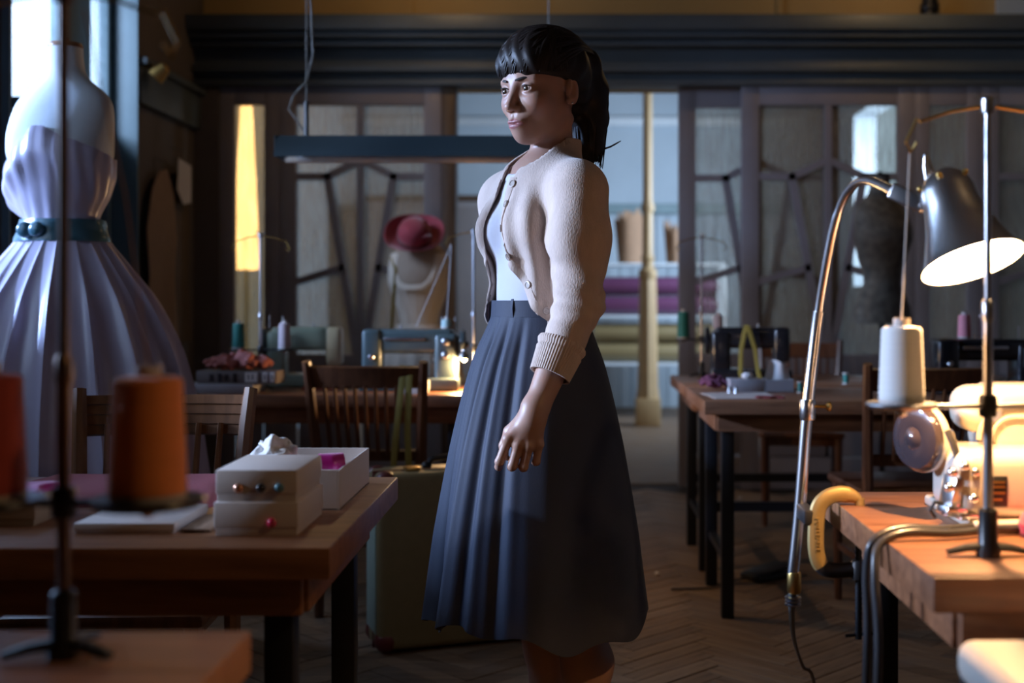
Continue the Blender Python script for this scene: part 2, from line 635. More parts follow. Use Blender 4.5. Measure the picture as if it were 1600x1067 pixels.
# herringbone parquet: the blocks the photograph shows largest are parts of the floor, the rest is joined
BL, BW = .35, .07
cands = []
e1 = Vector((math.cos(R(45)), math.sin(R(45)), 0))
e2 = Vector((-e1.y, e1.x, 0))
for i in range(-140, 140):
    for j in range(-40, 40):
        # herringbone lattice: columns step by (BW, BW), rows by (2*BL alternating)
        for kind in (0, 1):
            a = i * BW + (j * 2 * BL if kind == 0 else j * 2 * BL)
            b = i * BW
            if kind == 0:
                c = e1 * (a + BL / 2) + e2 * (b + BW / 2)
                rot = R(45)
            else:
                c = e1 * (a + BL + BW / 2) + e2 * (b + BW - BL / 2)
                rot = R(135)
            c = c + Vector((.2, 2.6, 0))
            if LX + .2 < c.x < RX - .2 and -1.9 < c.y < YB - .12:
                cands.append((c, rot))


def seen(c):
    if c.y < 2.35:
        return 1e9
    px, py = CX + c.x / c.y * F, CY + H / c.y * F
    if not (985 < px < 1420 and py < 1120):
        return 1e8 + c.y
    return c.y


cands.sort(key=lambda q: seen(q[0]))
bm_ = MB().box((0, 0, 0), (BL - .003, BW - .003, .012), bev=.0012, seg=1)
blk = []
for q in range(3):
    b_ = MB().box((0, 0, 0), (BL - .003, BW - .003, .012), bev=.0012, seg=1)
    me = bpy.data.meshes.new('parquet_block')
    b_.bm.to_mesh(me)
    me.materials.append(M['parquet'][q])
    blk.append(me)
bm_.bm.free()
rest = [MB() for _ in range(3)]
for n, (c, rot) in enumerate(cands):
    q = random.randrange(3)
    dz = random.uniform(-.0012, .0010) - .006
    if n < 300:
        o = bpy.data.objects.new('parquet_block', blk[q])
        COL.objects.link(o)
        o.parent = floor
        o.location = (c.x, c.y, dz)
        o.rotation_euler = (0, 0, rot)
    else:
        rest[q].box((c.x, c.y, dz), (BL - .003, BW - .003, .012), rot=(0, 0, rot))
for q in range(3):
    o = rest[q].build('parquet_blocks_beyond', M['parquet'][q], floor, smooth=False)
    o['kind'] = 'stuff'

struct(MB().box(((LX + RX) / 2, 4.6, 3.38), (RX - LX + .8, 15.4, .12)).build('ceiling', M['ceiling'], smooth=False))
# left wall with three window openings
WZ0, WZ1 = .95, 2.72
WIN = [(1.55, 3.05), (3.20, 4.35), (4.60, 5.98)]
mb = MB()
mb.box((LX - .14, 2.6, WZ0 / 2), (.28, 9.4, WZ0))
mb.box((LX - .14, 2.6, (WZ1 + 3.32) / 2), (.28, 9.4, 3.32 - WZ1))
ys = [-2.1] + [v for p in WIN for v in p] + [7.3]
for a, b in zip(ys[0::2], ys[1::2]):
    mb.box((LX - .14, (a + b) / 2, (WZ0 + WZ1) / 2), (.28, b - a, WZ1 - WZ0))
struct(mb.build('wall_left', M['wall_dark'], smooth=False))
struct(MB().box((RX + .1, 2.6, 1.66), (.2, 9.4, 3.32)).build('wall_right', M['wall_dark'], smooth=False))
struct(MB().box(((LX + RX) / 2, -2.2, 1.66), (RX - LX + .6, .2, 3.32)).build('wall_front', M['wall_dark'], smooth=False))
GX = LX - .14


def window(n, y0, y1, zt, mw):
    wd = bpy.data.objects.new('window_%d' % n, None)
    COL.objects.link(wd)
    wd.location = (GX, (y0 + y1) / 2, WZ0)
    struct(wd)
    hy = (y1 - y0) / 2
    hz = WZ1 - WZ0
    for s in (-1, 1):
        MB().box((0, s * (hy - .03), hz / 2), (.09, .06, hz), bev=.006).build('frame_stile', M['window_paint'], wd)
        MB().box((.09, s * (hy - .006), hz / 2), (.16, .012, hz - .01)).build('reveal_lining', M['window_paint'], wd, smooth=False)
    for z in (.03, hz - .03):
        MB().box((0, 0, z), (.088, 2 * hy - .12, .06), bev=.006).build('frame_rail', M['window_paint'], wd)
    MB().box((.015, 0, hz / 2), (.10, mw, hz - .12), bev=.01).build('mullion', M['window_paint'], wd)
    MB().box((.14, 0, -.005), (.28, 2 * hy - .03, .03), bev=.008).build('window_sill', M['window_paint'], wd)
    for s in (-1, 1):
        c, wy = s * (mw / 2 + hy - .06) / 2, hy - .06 - mw / 2
        MB().box((.005, c, zt), (.06, wy, .05), bev=.005).build('transom_bar', M['window_paint'], wd)
        MB().box((0, c, (zt - .025 + .06) / 2), (.012, wy, zt - .085)).build('blackout_panel', M['blind'], wd, smooth=False)  # lower panel added in these unseen windows to cut low daylight off the skirt
        MB().box((0, c, (zt + .025 + hz - .06) / 2), (.004, wy, hz - .06 - zt - .025)).build('pane', M['window_glass'], wd, smooth=False)
    return wd


w1 = bpy.data.objects.new('window_1', None)
COL.objects.link(w1)
w1.location = (GX, 0, WZ0)
struct(w1)
hz = WZ1 - WZ0
for y0, y1, nm in ((4.60, 4.66, 'frame_stile'), (5.36, 5.68, 'mullion'), (5.92, 5.98, 'frame_stile')):
    MB().box((.01 if nm == 'mullion' else 0, (y0 + y1) / 2, hz / 2), (.09, y1 - y0, hz), bev=.006).build(nm, M['window_paint'], w1)
for y in (4.606, 5.974):
    MB().box((.09, y, hz / 2), (.16, .012, hz - .01)).build('reveal_lining', M['window_paint'], w1, smooth=False)
for z in (.03, hz - .03):
    MB().box((0, 5.29, z), (.086, 1.26, .06), bev=.006).build('frame_rail', M['window_paint'], w1)
MB().box((.14, 5.29, -.005), (.28, 1.35, .03), bev=.008).build('window_sill', M['window_paint'], w1)
MB().box((0, 4.82, hz / 2), (.012, .32, hz - .12)).build('blackout_panel', M['blind'], w1, smooth=False)
for y0, y1 in ((4.98, 5.36), (5.68, 5.92)):
    c, wy = (y0 + y1) / 2, y1 - y0
    MB().box((.005, c, .95), (.06, wy, .05), bev=.005).build('transom_bar', M['window_paint'], w1)
    MB().box((0, c, .49), (.012, wy, .86)).build('blackout_panel', M['blind'], w1, smooth=False)
    MB().box((0, c, (.975 + hz - .06) / 2), (.004, wy, hz - .06 - .975)).build('pane', M['window_glass'], w1, smooth=False)
window(2, *WIN[1], .30, .07)
window(3, *WIN[0], .30, .07)
# picture rail on the left wall
struct(MB().box((LX + .02, 6.49, 2.16), (.04, 1.0, .20), bev=.01).box((LX + .035, 6.49, 2.27), (.07, 1.0, .035), bev=.008).build('trim_1', M['teal_paint']))


# ---------------------------------------------------------------- glazed partition at the back
def DX(px):
    return (px - CX) / F * YB


def DZ(py):
    return H - (py - CY) / F * YB


def seg(mb, a, b, wd, t0, t1):
    a, b = Vector((a[0], a[1])), Vector((b[0], b[1]))
    d = (b - a).normalized()
    n = Vector((-d.y, d.x)) * wd / 2
    a, b = a - d * wd * .3, b + d * wd * .3
    mb.prism([tuple(a + n), tuple(b + n), tuple(b - n), tuple(a - n)], t0, t1)
    return mb


ZT, ZA, ZH, ZC, ZK, ZB_ = DZ(165), DZ(250), DZ(276), DZ(418), DZ(440), DZ(556)
ZTOP = DZ(134)


def door(n, x0, x1, y, st=.10, fancy=True, glass='door_glass', mull=True):
    d = bpy.data.objects.new('door_%d' % n, None)
    COL.objects.link(d)
    d.location = (x0, y, 0)
    struct(d)
    W = x1 - x0
    pm = M['door_paint']
    for x in (st / 2, W - st / 2):
        MB().box((x, 0, ZTOP / 2), (st, .05, ZTOP), bev=.004).build('stile', pm, d)
    MB().box((W / 2, 0, (ZT + ZTOP) / 2), (W - 2 * st, .048, ZTOP - ZT), bev=.004).build('rail', pm, d)
    MB().box((W / 2, 0, ZB_ - .05), (W - 2 * st, .048, .12), bev=.004).build('rail', pm, d)
    MB().box((W / 2, 0, .09), (W - 2 * st, .048, .18), bev=.004).build('rail', pm, d)
    zl = ZB_ - .11
    for k in range(2 if fancy else 1):
        wx = (W - 2 * st) / (2 if fancy else 1)
        MB().box((st + wx * (k + .5), 0, (.18 + zl) / 2), (wx - .02, .022, zl - .19), bev=.008).build('panel', pm, d)
    gw = (W - 2 * st) / 2
    cx = W / 2

    def X(u):
        return cx + u * gw
    if not fancy:
        MB().box((cx, .002, (ZB_ + ZT) / 2), (2 * gw, .004, ZT - ZB_)).build('pane', M[glass], d, smooth=False)
        return d
    legx = lambda z: .52 + (.05 - .52) * (ZH - z) / (ZH - ZB_)
    uc = legx(ZC)
    for s in (-1, 1):
        cells = ([(1, ZT), (0, ZT), (0, ZA), (.52, ZH), (1, ZH)],
                 [(1, ZH), (.52, ZH), (uc, ZC), (1, ZK)],
                 [(1, ZK), (uc, ZC), (.05, ZB_), (1, ZB_)],
                 [(.52, ZH), (0, ZA), (0, ZB_), (.05, ZB_), (uc, ZC)])
        for c in cells:
            MB().prism([(X(s * u), z) for u, z in c], 0, .004).build('pane', M[glass], d, smooth=False)
        for a, b, wd in (((1, ZH), (.52, ZH), .040), ((.52, ZH), (0, ZA), .040), ((.52, ZH), (.05, ZB_), .042), ((1, ZK), (uc, ZC), .040)):
            seg(MB(), (X(s * a[0]), a[1]), (X(s * b[0]), b[1]), wd, -.022, .022).build('muntin', pm, d, smooth=False)
    MB().box((cx, 0, (ZT + ZB_) / 2), (.038, .05, ZT - ZB_)).build('muntin', pm, d, smooth=False)
    return d


door(1, DX(437), DX(690), YB)
door(2, DX(1062), DX(1315), YB + .09)
door(3, DX(1158), DX(1428), YB)
door(4, DX(1428), DX(1532), YB, .085, False)
door(5, DX(1532), DX(1790), YB)
sl = door(6, DX(345), DX(437), YB, .085, False, 'warm_glass')
mb0 = MB()
mb0.box(((LX + DX(345)) / 2, YB + .02, ZTOP / 2), (DX(345) - LX, .12, ZTOP))
mb0.box(((RX + DX(1792)) / 2, YB + .02, ZTOP / 2), (RX - DX(1792), .12, ZTOP))
struct(mb0.build('wall_back.001', M['wall_dark'], smooth=False))
mb = MB()
mb.box(((LX + RX) / 2, YB + .20, (ZTOP + 3.32) / 2), (RX - LX, .12, 3.32 - ZTOP))
struct(mb.build('wall_back', M['wall_ochre'], smooth=False))
struct(MB().box((DX(701), YB + .06, ZTOP / 2), (DX(713) - DX(690), .16, ZTOP), bev=.005).build('trim_2', M['jamb']))
mb = MB()
cz0, cz1 = ZTOP, 2.68
xm, xl = (LX + RX) / 2, RX - LX
mb.box((xm, YB + .06, (cz0 + cz1) / 2), (xl, .16, cz1 - cz0))
for z0, z1, pr in ((2.60, 2.685, .19), (2.565, 2.60, .15), (2.525, 2.560, .10), (2.385, 2.43, .07), (2.31, 2.345, .05)):
    mb.box((xm, YB - .02 - pr / 2, (z0 + z1) / 2), (xl, pr, z1 - z0), bev=.006)
struct(mb.build('trim_3', M['teal_paint']))
for i, px in enumerate((637, 1225)):
    struct(MB().box((DX(px), YB + .13, 3.0), (.03, .02, .63)).build('trim_%d' % (4 + i), M['wall_ochre'], smooth=False))
pp = thing('wall_pipe', 'dark vertical pipe on the ochre wall above the cornice', 'pipe', (DX(1455), YB + .03, 2.69))
MB().cyl((0, 0, 0), (0, 0, .62), .042, n=16).build('pipe', M['steel_black'], pp)
for z in (.06, .45):
    MB().lathe([(.05, z), (.056, z + .01), (.056, z + .04), (.05, z + .05)], 16).build('collar', M['steel_black'], pp)

# ---------------------------------------------------------------- room behind the partition
YR = 12.2
struct(MB().box((.1, 9.8, -.05), (5.1, 5.2, .10)).build('floor.001', M['parquet'][1], smooth=False))
mb = MB()
for i in range(40):                      # boarded dado, each board proud of its joint
    x = -2.20 + i * .12
    mb.box((x, YR - .012, .97), (.112, .024, 1.94), bev=.004, seg=1)
mb.box((.1, YR + .06, 1.66), (5.1, .12, 3.32))
struct(mb.build('wall_far', M['back_wall'], smooth=False))
struct(MB().box((0, YR - .04, 1.985), (4.7, .09, .10), bev=.01).build('trim_6', M['back_rail']))
struct(MB().box((0, YR - .03, 2.86), (4.7, .07, .09), bev=.01).build('trim_7', M['back_trim']))
struct(MB().box((-2.38, 9.7, 1.66), (.2, 5.2, 3.32)).build('wall_left.001', M['back_wall'], smooth=False))
mb = MB()
mb.box((2.6, 9.7, .6), (.2, 5.2, 1.2)).box((2.6, 9.7, 3.01), (.2, 5.2, .62)).box((2.6, 8.1, 1.95), (.2, 2.0, 1.5)).box((2.6, 11.5, 1.95), (.2, 1.6, 1.5))
struct(mb.build('wall_right.001', M['back_wall'], smooth=False))

# iron column
cl = struct(bpy.data.objects.new('trim_8', None))
COL.objects.link(cl)
cl.location = (P(1012, 465, 10.45).x, 10.45, 0)
MB().box((0, 0, .12), (.21, .21, .24), bev=.012).build('column_base', M['column'], cl)
mb = MB().lathe([(.100, .24), (.095, .30), (.088, .34), (.074, 1.20), (.070, 1.26)], 8)
mb.build('column_shaft', M['column'], cl, ang=20)
MB().lathe([(.070, 1.26), (.080, 1.28), (.080, 1.33), (.05, 1.36), (.05, 1.42), (.06, 1.44), (.05, 1.46)], 20).build('column_ring', M['column'], cl)
MB().lathe([(.046, 1.46), (.044, 1.80), (.043, 1.83), (.056, 1.85), (.060, 1.88), (.045, 1.92), (.042, 1.96), (.038, 3.32)], 20).build('column_shaft', M['column'], cl)

# ---------------------------------------------------------------- worktables
def table(x0, x1, y0, y1, label, wd='table', legs_in=.065):
    t = thing('work_table', label, 'table', ((x0 + x1) / 2, (y0 + y1) / 2, 0), 0, 'wooden worktables on black steel legs')
    W, D = x1 - x0, y1 - y0
    MB().box((0, 0, .7275), (W, D, .045), bev=.003).build('table_top', M[wd], t)
    for s in (-1, 1):
        MB().box((0, s * (D / 2 - .055), .674), (W - .10, .022, .062), bev=.002).build('apron', M[wd], t)
        MB().box((s * (W / 2 - .055), 0, .674), (.022, D - .135, .062), bev=.002).build('apron', M[wd], t)
        for q in (-1, 1):
            MB().box((s * (W / 2 - .088), q * (D / 2 - .088), .352), (.043, .043, .704), bev=.003).build('leg', M['steel_black'], t)
        MB().box((s * (W / 2 - .088), 0, .20), (.026, D - .22, .026)).build('stretcher', M['steel_black'], t, smooth=False)
    MB().box((0, D / 2 - .088, .30), (W - .22, .026, .036)).build('stretcher', M['steel_black'], t, smooth=False)
    return t


TL, TR = -.335, .455
table(TL - 1.35, TL, .52, 1.28, 'nearest wooden worktable, blurred at the bottom left corner', 'table')
table(TL - 1.35, TL, 1.70, 2.375, 'dark wooden worktable carrying the white button boxes, left of the woman', 'table_l')
table(TL - 1.35, TL, 4.37, 5.04, 'wooden worktable behind the slat chair carrying two sewing machines', 'table')
table(TR, TR + 1.35, 1.52, 2.195, 'worn wooden worktable under the lit desk lamp at right')
table(TR, TR + 1.45, 4.10, 4.75, 'wooden worktable with grey card boxes and spools right of the woman')
table(TR, TR + 1.45, 4.82, 5.50, 'wooden worktable with the black sewing machine, nearest the glazed doors')
TZ = .75


# ================================================================== FURNITURE
def chair(label, loc, rz, wd, grooved=False, slats=8):
    """faces +y; the back leans towards -y"""
    t = thing('slat_back_chair', label, 'chair', loc, rz, 'wooden chairs with slatted backs')
    w_ = M[wd]
    MB().box((0, .02, .445), (.41, .40, .030), bev=.012).build('seat', w_, t)
    for s in (-1, 1):
        MB().tube([(s * .172, .18, 0), (s * .175, .18, .43)], [.014, .020], 8).build('leg', w_, t)
        path = [(s * .168, -.215, 0), (s * .175, -.175, .40), (s * .180, -.185, .52), (s * .196, -.235, .80), (s * .202, -.255, .882)]
        MB().tube(path, [.017, .020, .020, .018, .016], 8, flat=(1, 1.15)).build('back_post', w_, t)
        MB().box((s * .173, 0, .20), (.016, .36, .022)).build('stretcher', w_, t, smooth=False)
        MB().box((s * .17, .0, .415), (.018, .36, .04)).build('seat_rail', w_, t, smooth=False)
    MB().box((0, .0, .21), (.34, .016, .022)).build('stretcher', w_, t, smooth=False)
    MB().box((0, .175, .412), (.34, .018, .045)).build('seat_rail', w_, t, smooth=False)

    def curved(z0, z1, y0, th, bow):
        def f(u, v):
            x = -.186 + .372 * u
            return Vector((x * (1 + .04 * v), y0 - bow * (1 - (2 * u - 1) ** 2) - .03 * v * (z1 - z0) / .1, z0 + (z1 - z0) * v))
        return MB().grid(f, 13, 4, thick=th)
    if grooved:
        for k in range(4):
            curved(.775 + k * .0235, .775 + k * .0235 + .021, -.232 - .005 * k, .018 if k % 3 == 0 else .013, .022).build('back_rail', w_, t)
    else:
        curved(.790, .862, -.236, .018, .02).build('back_rail', w_, t)
    curved(.535, .570, -.180, .016, .012).build('back_rail', w_, t)
    for i in range(slats):
        u = -1 + 2 * (i + .5) / slats
        x = u * .155
        yb = .020 * (1 - (u * .83) ** 2)
        MB().tube([(x * .97, -.180 - yb * .7, .555), (x, -.212 - yb, .69), (x * 1.03, -.234 - yb, .80)], [.008, .008, .007], 6, flat=(1.0, 1.5)).build('slat', w_, t)
    return t


chair('walnut chair with a grooved top rail catching blue light behind the orange spool', (-.955, 2.66, 0), R(183), 'chair_mid', True, 6)
chair('dark slat-back chair with a yellow tape measure over its rail, back to us', (-.685, 4.40, 0), R(-3), 'chairw', False, 9)
chair('dark chair tucked under the right worktable behind the white cone spool', (1.165, 4.27, 0), R(4), 'chairw', False, 8)
chair('far dark chair standing beyond the black sewing machine by the glazed doors', (1.14, 6.00, 0), R(170), 'chairw', False, 8)

# yellow tape measure hung over the dark chair
pts = [(-.545, 4.185, .862), (-.545, 4.145, .868), (-.545, 4.125, .80), (-.55, 4.125, .66), (-.546, 4.128, .52), (-.552, 4.13, .40)]
mbt = MB().tube(pts, .011, 6, flat=(1, .09), twist0=(1, 0, 0))
pts2 = [(-.566, 4.185, .862), (-.566, 4.145, .869), (-.572, 4.122, .78), (-.590, 4.12, .62), (-.60, 4.126, .50)]
mbt.tube(pts2, .011, 6, flat=(1, .09), twist0=(1, 0, 0))
tag(mbt.build('tape_measure', M['tape']), 'yellow tape measure hanging over the dark slat-back chair', 'tape measure')

# suitcase on the floor behind the woman
sc_ = thing('suitcase', 'olive tan suitcase with oxblood corners standing between table and woman', 'suitcase', (-.375, 3.90, 0), R(20))
L_, T_, Hc = .52, .20, .545
MB().box((0, 0, .012 + Hc / 2), (L_, T_, Hc), bev=.022, seg=3).build('shell', M['case'], sc_)
MB().box((-L_ / 2 - .001, 0, .012 + Hc / 2), (.006, T_ - .06, Hc - .10), bev=.002).build('lit_end_panel', M['case_lit_end'], sc_)  # mint colour paints the cool window light on the left end
MB().box((0, -.02, .012 + Hc / 2), (L_ + .006, .010, Hc + .006), bev=.002).build('seam', M['oxblood'], sc_)
for sx in (-1, 1):
    for sy in (-1, 1):
        for sz in (0, 1):
            MB().ell((sx * (L_ / 2 - .03), sy * (T_ / 2 - .028), .012 + (Hc - .03 if sz else .03)), (.038, .034, .038), u=14, v=8).build('corner_cap', M['oxblood'], sc_)
    MB().box((sx * .14, -.03, Hc + .018), (.045, .05, .012), bev=.003).build('latch', M['brass'], sc_)
    MB().ell((sx * .08, .02, Hc + .020), (.018, .018, .012), u=12, v=6).build('handle_mount', M['steel_black'], sc_)
MB().tube([(-.08, .02, Hc + .02), (-.06, .02, Hc + .040), (0, .02, Hc + .046), (.06, .02, Hc + .040), (.08, .02, Hc + .02)], .010, 8).build('handle', M['steel_black'], sc_)
for sx in (-.2, .2):
    MB().cyl((sx, 0, 0), (sx, 0, .014), .014, n=10).build('foot', M['steel_black'], sc_)

# padded stool at the bottom right
st = thing('padded_stool', 'cream padded stool top with rounded corners at the bottom right', 'stool', (.706, 1.225, 0))
MB().box((0, 0, .672), (.50, .44, .052), bev=.02, seg=4).build('seat_pad', M['cushion'], st)
MB().box((0, 0, .636), (.44, .38, .024)).build('seat_board', M['table_l'], st, smooth=False)
for sx in (-1, 1):
    for sy in (-1, 1):
        MB().tube([(sx * .20, sy * .17, 0), (sx * .18, sy * .15, .63)], [.016, .020], 8).build('leg', M['chairw'], st)

# ---------------------------------------------------------------- dress form with the lilac gown
def loft(tab, n, fn=None, thick=0, z0=None, z1=None, nz=40):
    """tab rows: z, rx, ry, cx, cy ; fn(ang, z, t) multiplies the radius"""
    zs = [r[0] for r in tab]
    z0 = zs[0] if z0 is None else z0
    z1 = zs[-1] if z1 is None else z1
    A = np.array(tab)

    def ev(u, v):
        z = z0 + (z1 - z0) * v
        rx, ry, cx, cy = [float(np.interp(z, A[:, 0], A[:, i])) for i in range(1, 5)]
        a = 2 * PI * u
        k = fn(a, z, v) if fn else 1
        dz = 0
        if isinstance(k, tuple):
            k, dz = k
        return Vector((cx + rx * k * math.cos(a), cy + ry * k * math.sin(a), z + dz))
    return MB().grid(ev, n, nz, wrap=True, thick=thick)


def smooth_tab(rows, n=30):
    A = np.array(rows, dtype=float)
    z = np.linspace(A[0, 0], A[-1, 0], n)
    out = [z]
    for i in range(1, A.shape[1]):
        y = np.interp(z, A[:, 0], A[:, i])
        for _ in range(3):
            y[1:-1] = .25 * y[:-2] + .5 * y[1:-1] + .25 * y[2:]
        out.append(y)
    return np.stack(out, 1).tolist()


# local frame: x = across (image right), y = depth (camera at -y)
FORM = smooth_tab([(0, .098, .080, 0, 0), (.06, .104, .086, 0, 0), (.14, .135, .105, 0, 0), (.22, .158, .125, 0, -.012), (.28, .160, .118, 0, -.012),
                   (.34, .158, .095, 0, 0), (.385, .150, .075, 0, .01), (.42, .118, .062, 0, .015), (.445, .074, .052, 0, .018), (.465, .056, .050, 0, .018),
                   (.50, .052, .049, 0, .016), (.545, .050, .048, 0, .014)], 60)


def dress_form(label, loc, rz, mt, waist, scale=1., neck_cap='table_l', stand=True, cut=None):
    t = thing('dress_form', label, 'dress form', loc, rz)
    tab = [[waist + (r[0]) * scale] + [q * scale for q in r[1:]] for r in FORM]
    low = [[waist - .20 * scale, .165 * scale, .115 * scale, 0, 0], [waist - .12 * scale, .160 * scale, .113 * scale, 0, 0], [waist - .05 * scale, .125 * scale, .095 * scale, 0, 0]]
    mb = loft(smooth_tab(low + tab, 90), 40, nz=90)
    bmesh.ops.holes_fill(mb.bm, edges=[e for e in mb.bm.edges if e.is_boundary])
    mb.build('torso', mt, t)
    zt = tab[-1][0]
    MB().lathe([(.050 * scale, zt), (.051 * scale, zt + .006), (.047 * scale, zt + .014), (.012, zt + .018), (.010, zt + .03), (0, zt + .032)], 24, Matrix.Translation((0, tab[-1][4], 0))).build('neck_cap', M[neck_cap], t)
    MB().cyl((0, 0, .05), (0, 0, waist - .19 * scale), .014).build('pole', M['steel_black'], t)
    for k in range(3):
        a = 2 * PI * k / 3 + .5
        MB().tube([(0, 0, .16), (.12 * math.cos(a), .12 * math.sin(a), .10), (.26 * math.cos(a), .26 * math.sin(a), .012)], [.016, .014, .012], 8).build('leg', M['steel_black'], t)
    return t, tab


DFX, DFY = P(98, 465, 3.62).x, 3.62
WST = 1.300
df, dtab = dress_form('pale linen dress form wearing the lilac gown by the window', (DFX, DFY, 0), R(-9), M['form_linen'], WST, 1.0)
gw = thing('lilac_gown', 'lilac satin gown with teal belt on the dress form by the window', 'gown', (DFX, DFY, 0), R(-9))


def bod(a, z, v):
    # gathers running up towards the middle of the neckline (front is -90 degrees)
    da = (a + PI / 2 + PI) % (2 * PI) - PI
    conv = da * (1 + .9 * v)
    g = .075 * math.exp(-(da / 1.0) ** 2) * (.35 + .65 * abs(math.sin(conv * 6.5))) * (1 - .3 * v)
    g += .012 * math.sin(da * 17 + 3 * v)
    top = 1.0 - .72 * min(1, max(0, abs(da) - .08) / 1.5) ** 1.05 if da < 0 else 1.0 - .30 * min(1, max(0, da - .12) / 1.5) ** .7
    return 1.045 + g, -(1 - top) * v * .29


loft([r for r in dtab if r[0] <= WST + .36], 110, bod, thick=.004, z0=WST + .005, z1=WST + .295, nz=34).build('bodice', M['gown'], gw)
SK = smooth_tab([(WST - 1.08, .43, .40, 0, 0), (WST - .80, .41, .38, 0, 0), (WST - .55, .375, .35, 0, 0), (WST - .36, .325, .30, 0, 0), (WST - .20, .255, .235, 0, 0), (WST - .08, .170, .150, 0, 0), (WST - .02, .122, .100, 0, 0), (WST + .01, .118, .094, 0, 0)], 60)


def skf(a, z, v):
    d = 1 - v
    amp = .085 * min(1, .12 + d * 3.4) * (1 - .25 * d)
    ph = a * 22 + 1.3 * math.sin(a * 3) + .7 * math.sin(a * 5 + 1 + d)
    f = 1.7 * math.exp(-2.4 * abs(math.sin(ph / 2))) - .7 + .4 * math.sin(ph * .5 + 1)
    return 1 + amp * f + .02 * math.sin(a * 4 + d * 5)


loft(SK, 420, skf, thick=.003, nz=60).build('skirt', M['gown'], gw)
bt = [[WST - .035, .141, .118, 0, 0], [WST + .03, .122, .106, 0, 0]]
loft(bt, 80, lambda a, z, v: 1 + .012 * math.sin(v * 9) + .010 * math.sin(a * 9 + v * 4), thick=.005, nz=10).build('belt', M['belt'], gw)
MB().ell((-.045, -.118, WST - .004), (.026, .012, .024), rot=(0, .3, .2)).ell((-.008, -.123, WST - .002), (.024, .012, .022), rot=(0, -.4, 0)).build('belt_knot', M['belt'], gw)

# ---------------------------------------------------------------- cream form with ivory dress and red hat
hx = P(655, 465, 6.1)
hf, htab = dress_form('cream dress form under the crimson hat by the glazed doors', (hx.x, 6.1, 0), R(-8), M['form_cream'], .965, .93)
iv = thing('ivory_dress', 'ivory sleeveless dress with scoop neck on the form under the hat', 'dress', (hx.x, 6.1, 0), R(-8))


def ivf(a, z, v):
    da = (a + PI / 2 + PI) % (2 * PI) - PI
    dip = .75 * math.exp(-(da / .55) ** 4) * max(0, v - .45) / .55
    return 1.05 + .006 * math.sin(a * 20), -dip * .16


loft([r for r in htab], 80, ivf, thick=.005, z0=.95, z1=.965 + .385 * .93, nz=30).build('bodice', M['ivory_dress'], iv)
PEP = [[.62, .235, .205, 0, 0], [.80, .205, .170, 0, 0], [.92, .135, .11, 0, 0], [.966, .112, .088, 0, 0]]
loft(smooth_tab(PEP, 24), 140, lambda a, z, v: 1 + .05 * (1 - v) * math.sin(a * 16), thick=.003, nz=24).build('skirt', M['ivory_dress'], iv)
tm = MB().tube([(-.135, -.02, 1.30), (-.105, -.085, 1.24), (-.115, -.115, 1.05), (-.125, -.105, .92)], .010, 6, flat=(.12, 1))
tag(tm.build('tape_measure', M['tape']), 'yellow tape measure draped over the ivory dress', 'tape measure').location = (hx.x, 6.1, 0)

ht = thing('crimson_hat', 'crimson felt hat with a cloth rose resting on the dress form', 'hat', (hx.x - .015, 6.045, 1.385), R(20))
ht.rotation_euler = (R(48), R(-10), R(12))


def brim(u, v):
    a = 2 * PI * u
    r = .075 + .075 * v
    return Vector((r * 1.0 * math.cos(a), r * .9 * math.sin(a), .012 + .045 * v ** 2 + .010 * math.sin(3 * a + 1) * v))


MB().grid(brim, 48, 10, wrap=True, thick=.005).build('brim', M['hat'], ht)
MB().lathe([(.080, .008), (.084, .03), (.080, .07), (.066, .10), (.04, .115), (0, .118)], 32).build('crown', M['hat'], ht)
MB().lathe([(.084, .018), (.088, .022), (.088, .040), (.084, .044)], 32, closed=False).build('hat_band', M['oxblood'], ht)
for k in range(9):
    a = k * 2.4
    r = .010 + .004 * k
    MB().grid(lambda u, v, a=a, r=r: Vector((.045 + r * math.cos(a + 2.2 * (u - .5)), -.055 - .3 * r - .012 * v, .055 + r * math.sin(a + 2.2 * (u - .5)) + .008 * v)), 7, 4, thick=.002).build('rose_petal', M['hat'], ht)

# mottled dark form behind the lamp
mx = P(1378, 465, 6.2)
dm, _ = dress_form('mottled dark dress form standing behind the chrome lamp', (mx.x, 6.2, 0), R(25), M['form_dark'], 1.17, 1.0, 'steel_black')

# ---------------------------------------------------------------- things on the walls and hung from the ceiling
lm = thing('hanging_lamp', 'long dark teal fluorescent lamp hanging over the sewing machines', 'lamp', (P(668, 465, 4.72).x, 4.72, 1.640))
LL = 1.16
mb = MB()
prof = [(-.075, 0), (-.072, .012), (-.045, .055), (-.035, .085), (.035, .085), (.045, .055), (.072, .012), (.075, 0), (.068, 0), (.038, .052), (-.038, .052), (-.068, 0)]
mb.prism(prof, -LL / 2, LL / 2, Matrix.Rotation(R(90), 4, 'Z'))
mb.build('housing', M['lamp_teal'], lm, ang=25)
MB().box((0, 0, .050), (LL - .02, .068, .004)).build('reflector', M['reflector'], lm, smooth=False)
MB().cyl((-LL / 2 + .03, 0, .000), (LL / 2 - .03, 0, .000), .018, n=14).build('tube', M['tube'], lm)
for s in (-1, 1):
    MB().box((s * (LL / 2 + .002), 0, .045), (.006, .085, .082), bev=.002).build('end_plate', M['lamp_teal'], lm)
    MB().box((s * (LL / 2 - .02), 0, .018), (.016, .04, .045)).build('lamp_holder', M['black_plastic'], lm, smooth=False)
    MB().cyl((s * .47, 0, .085), (s * .47, 0, .22), .010, n=8).build('hook', M['steel_black'], lm)
    MB().cyl((s * .47, 0, .21), (s * .47, 0, 1.68), .0025, n=6).build('wire', M['wire'], lm)
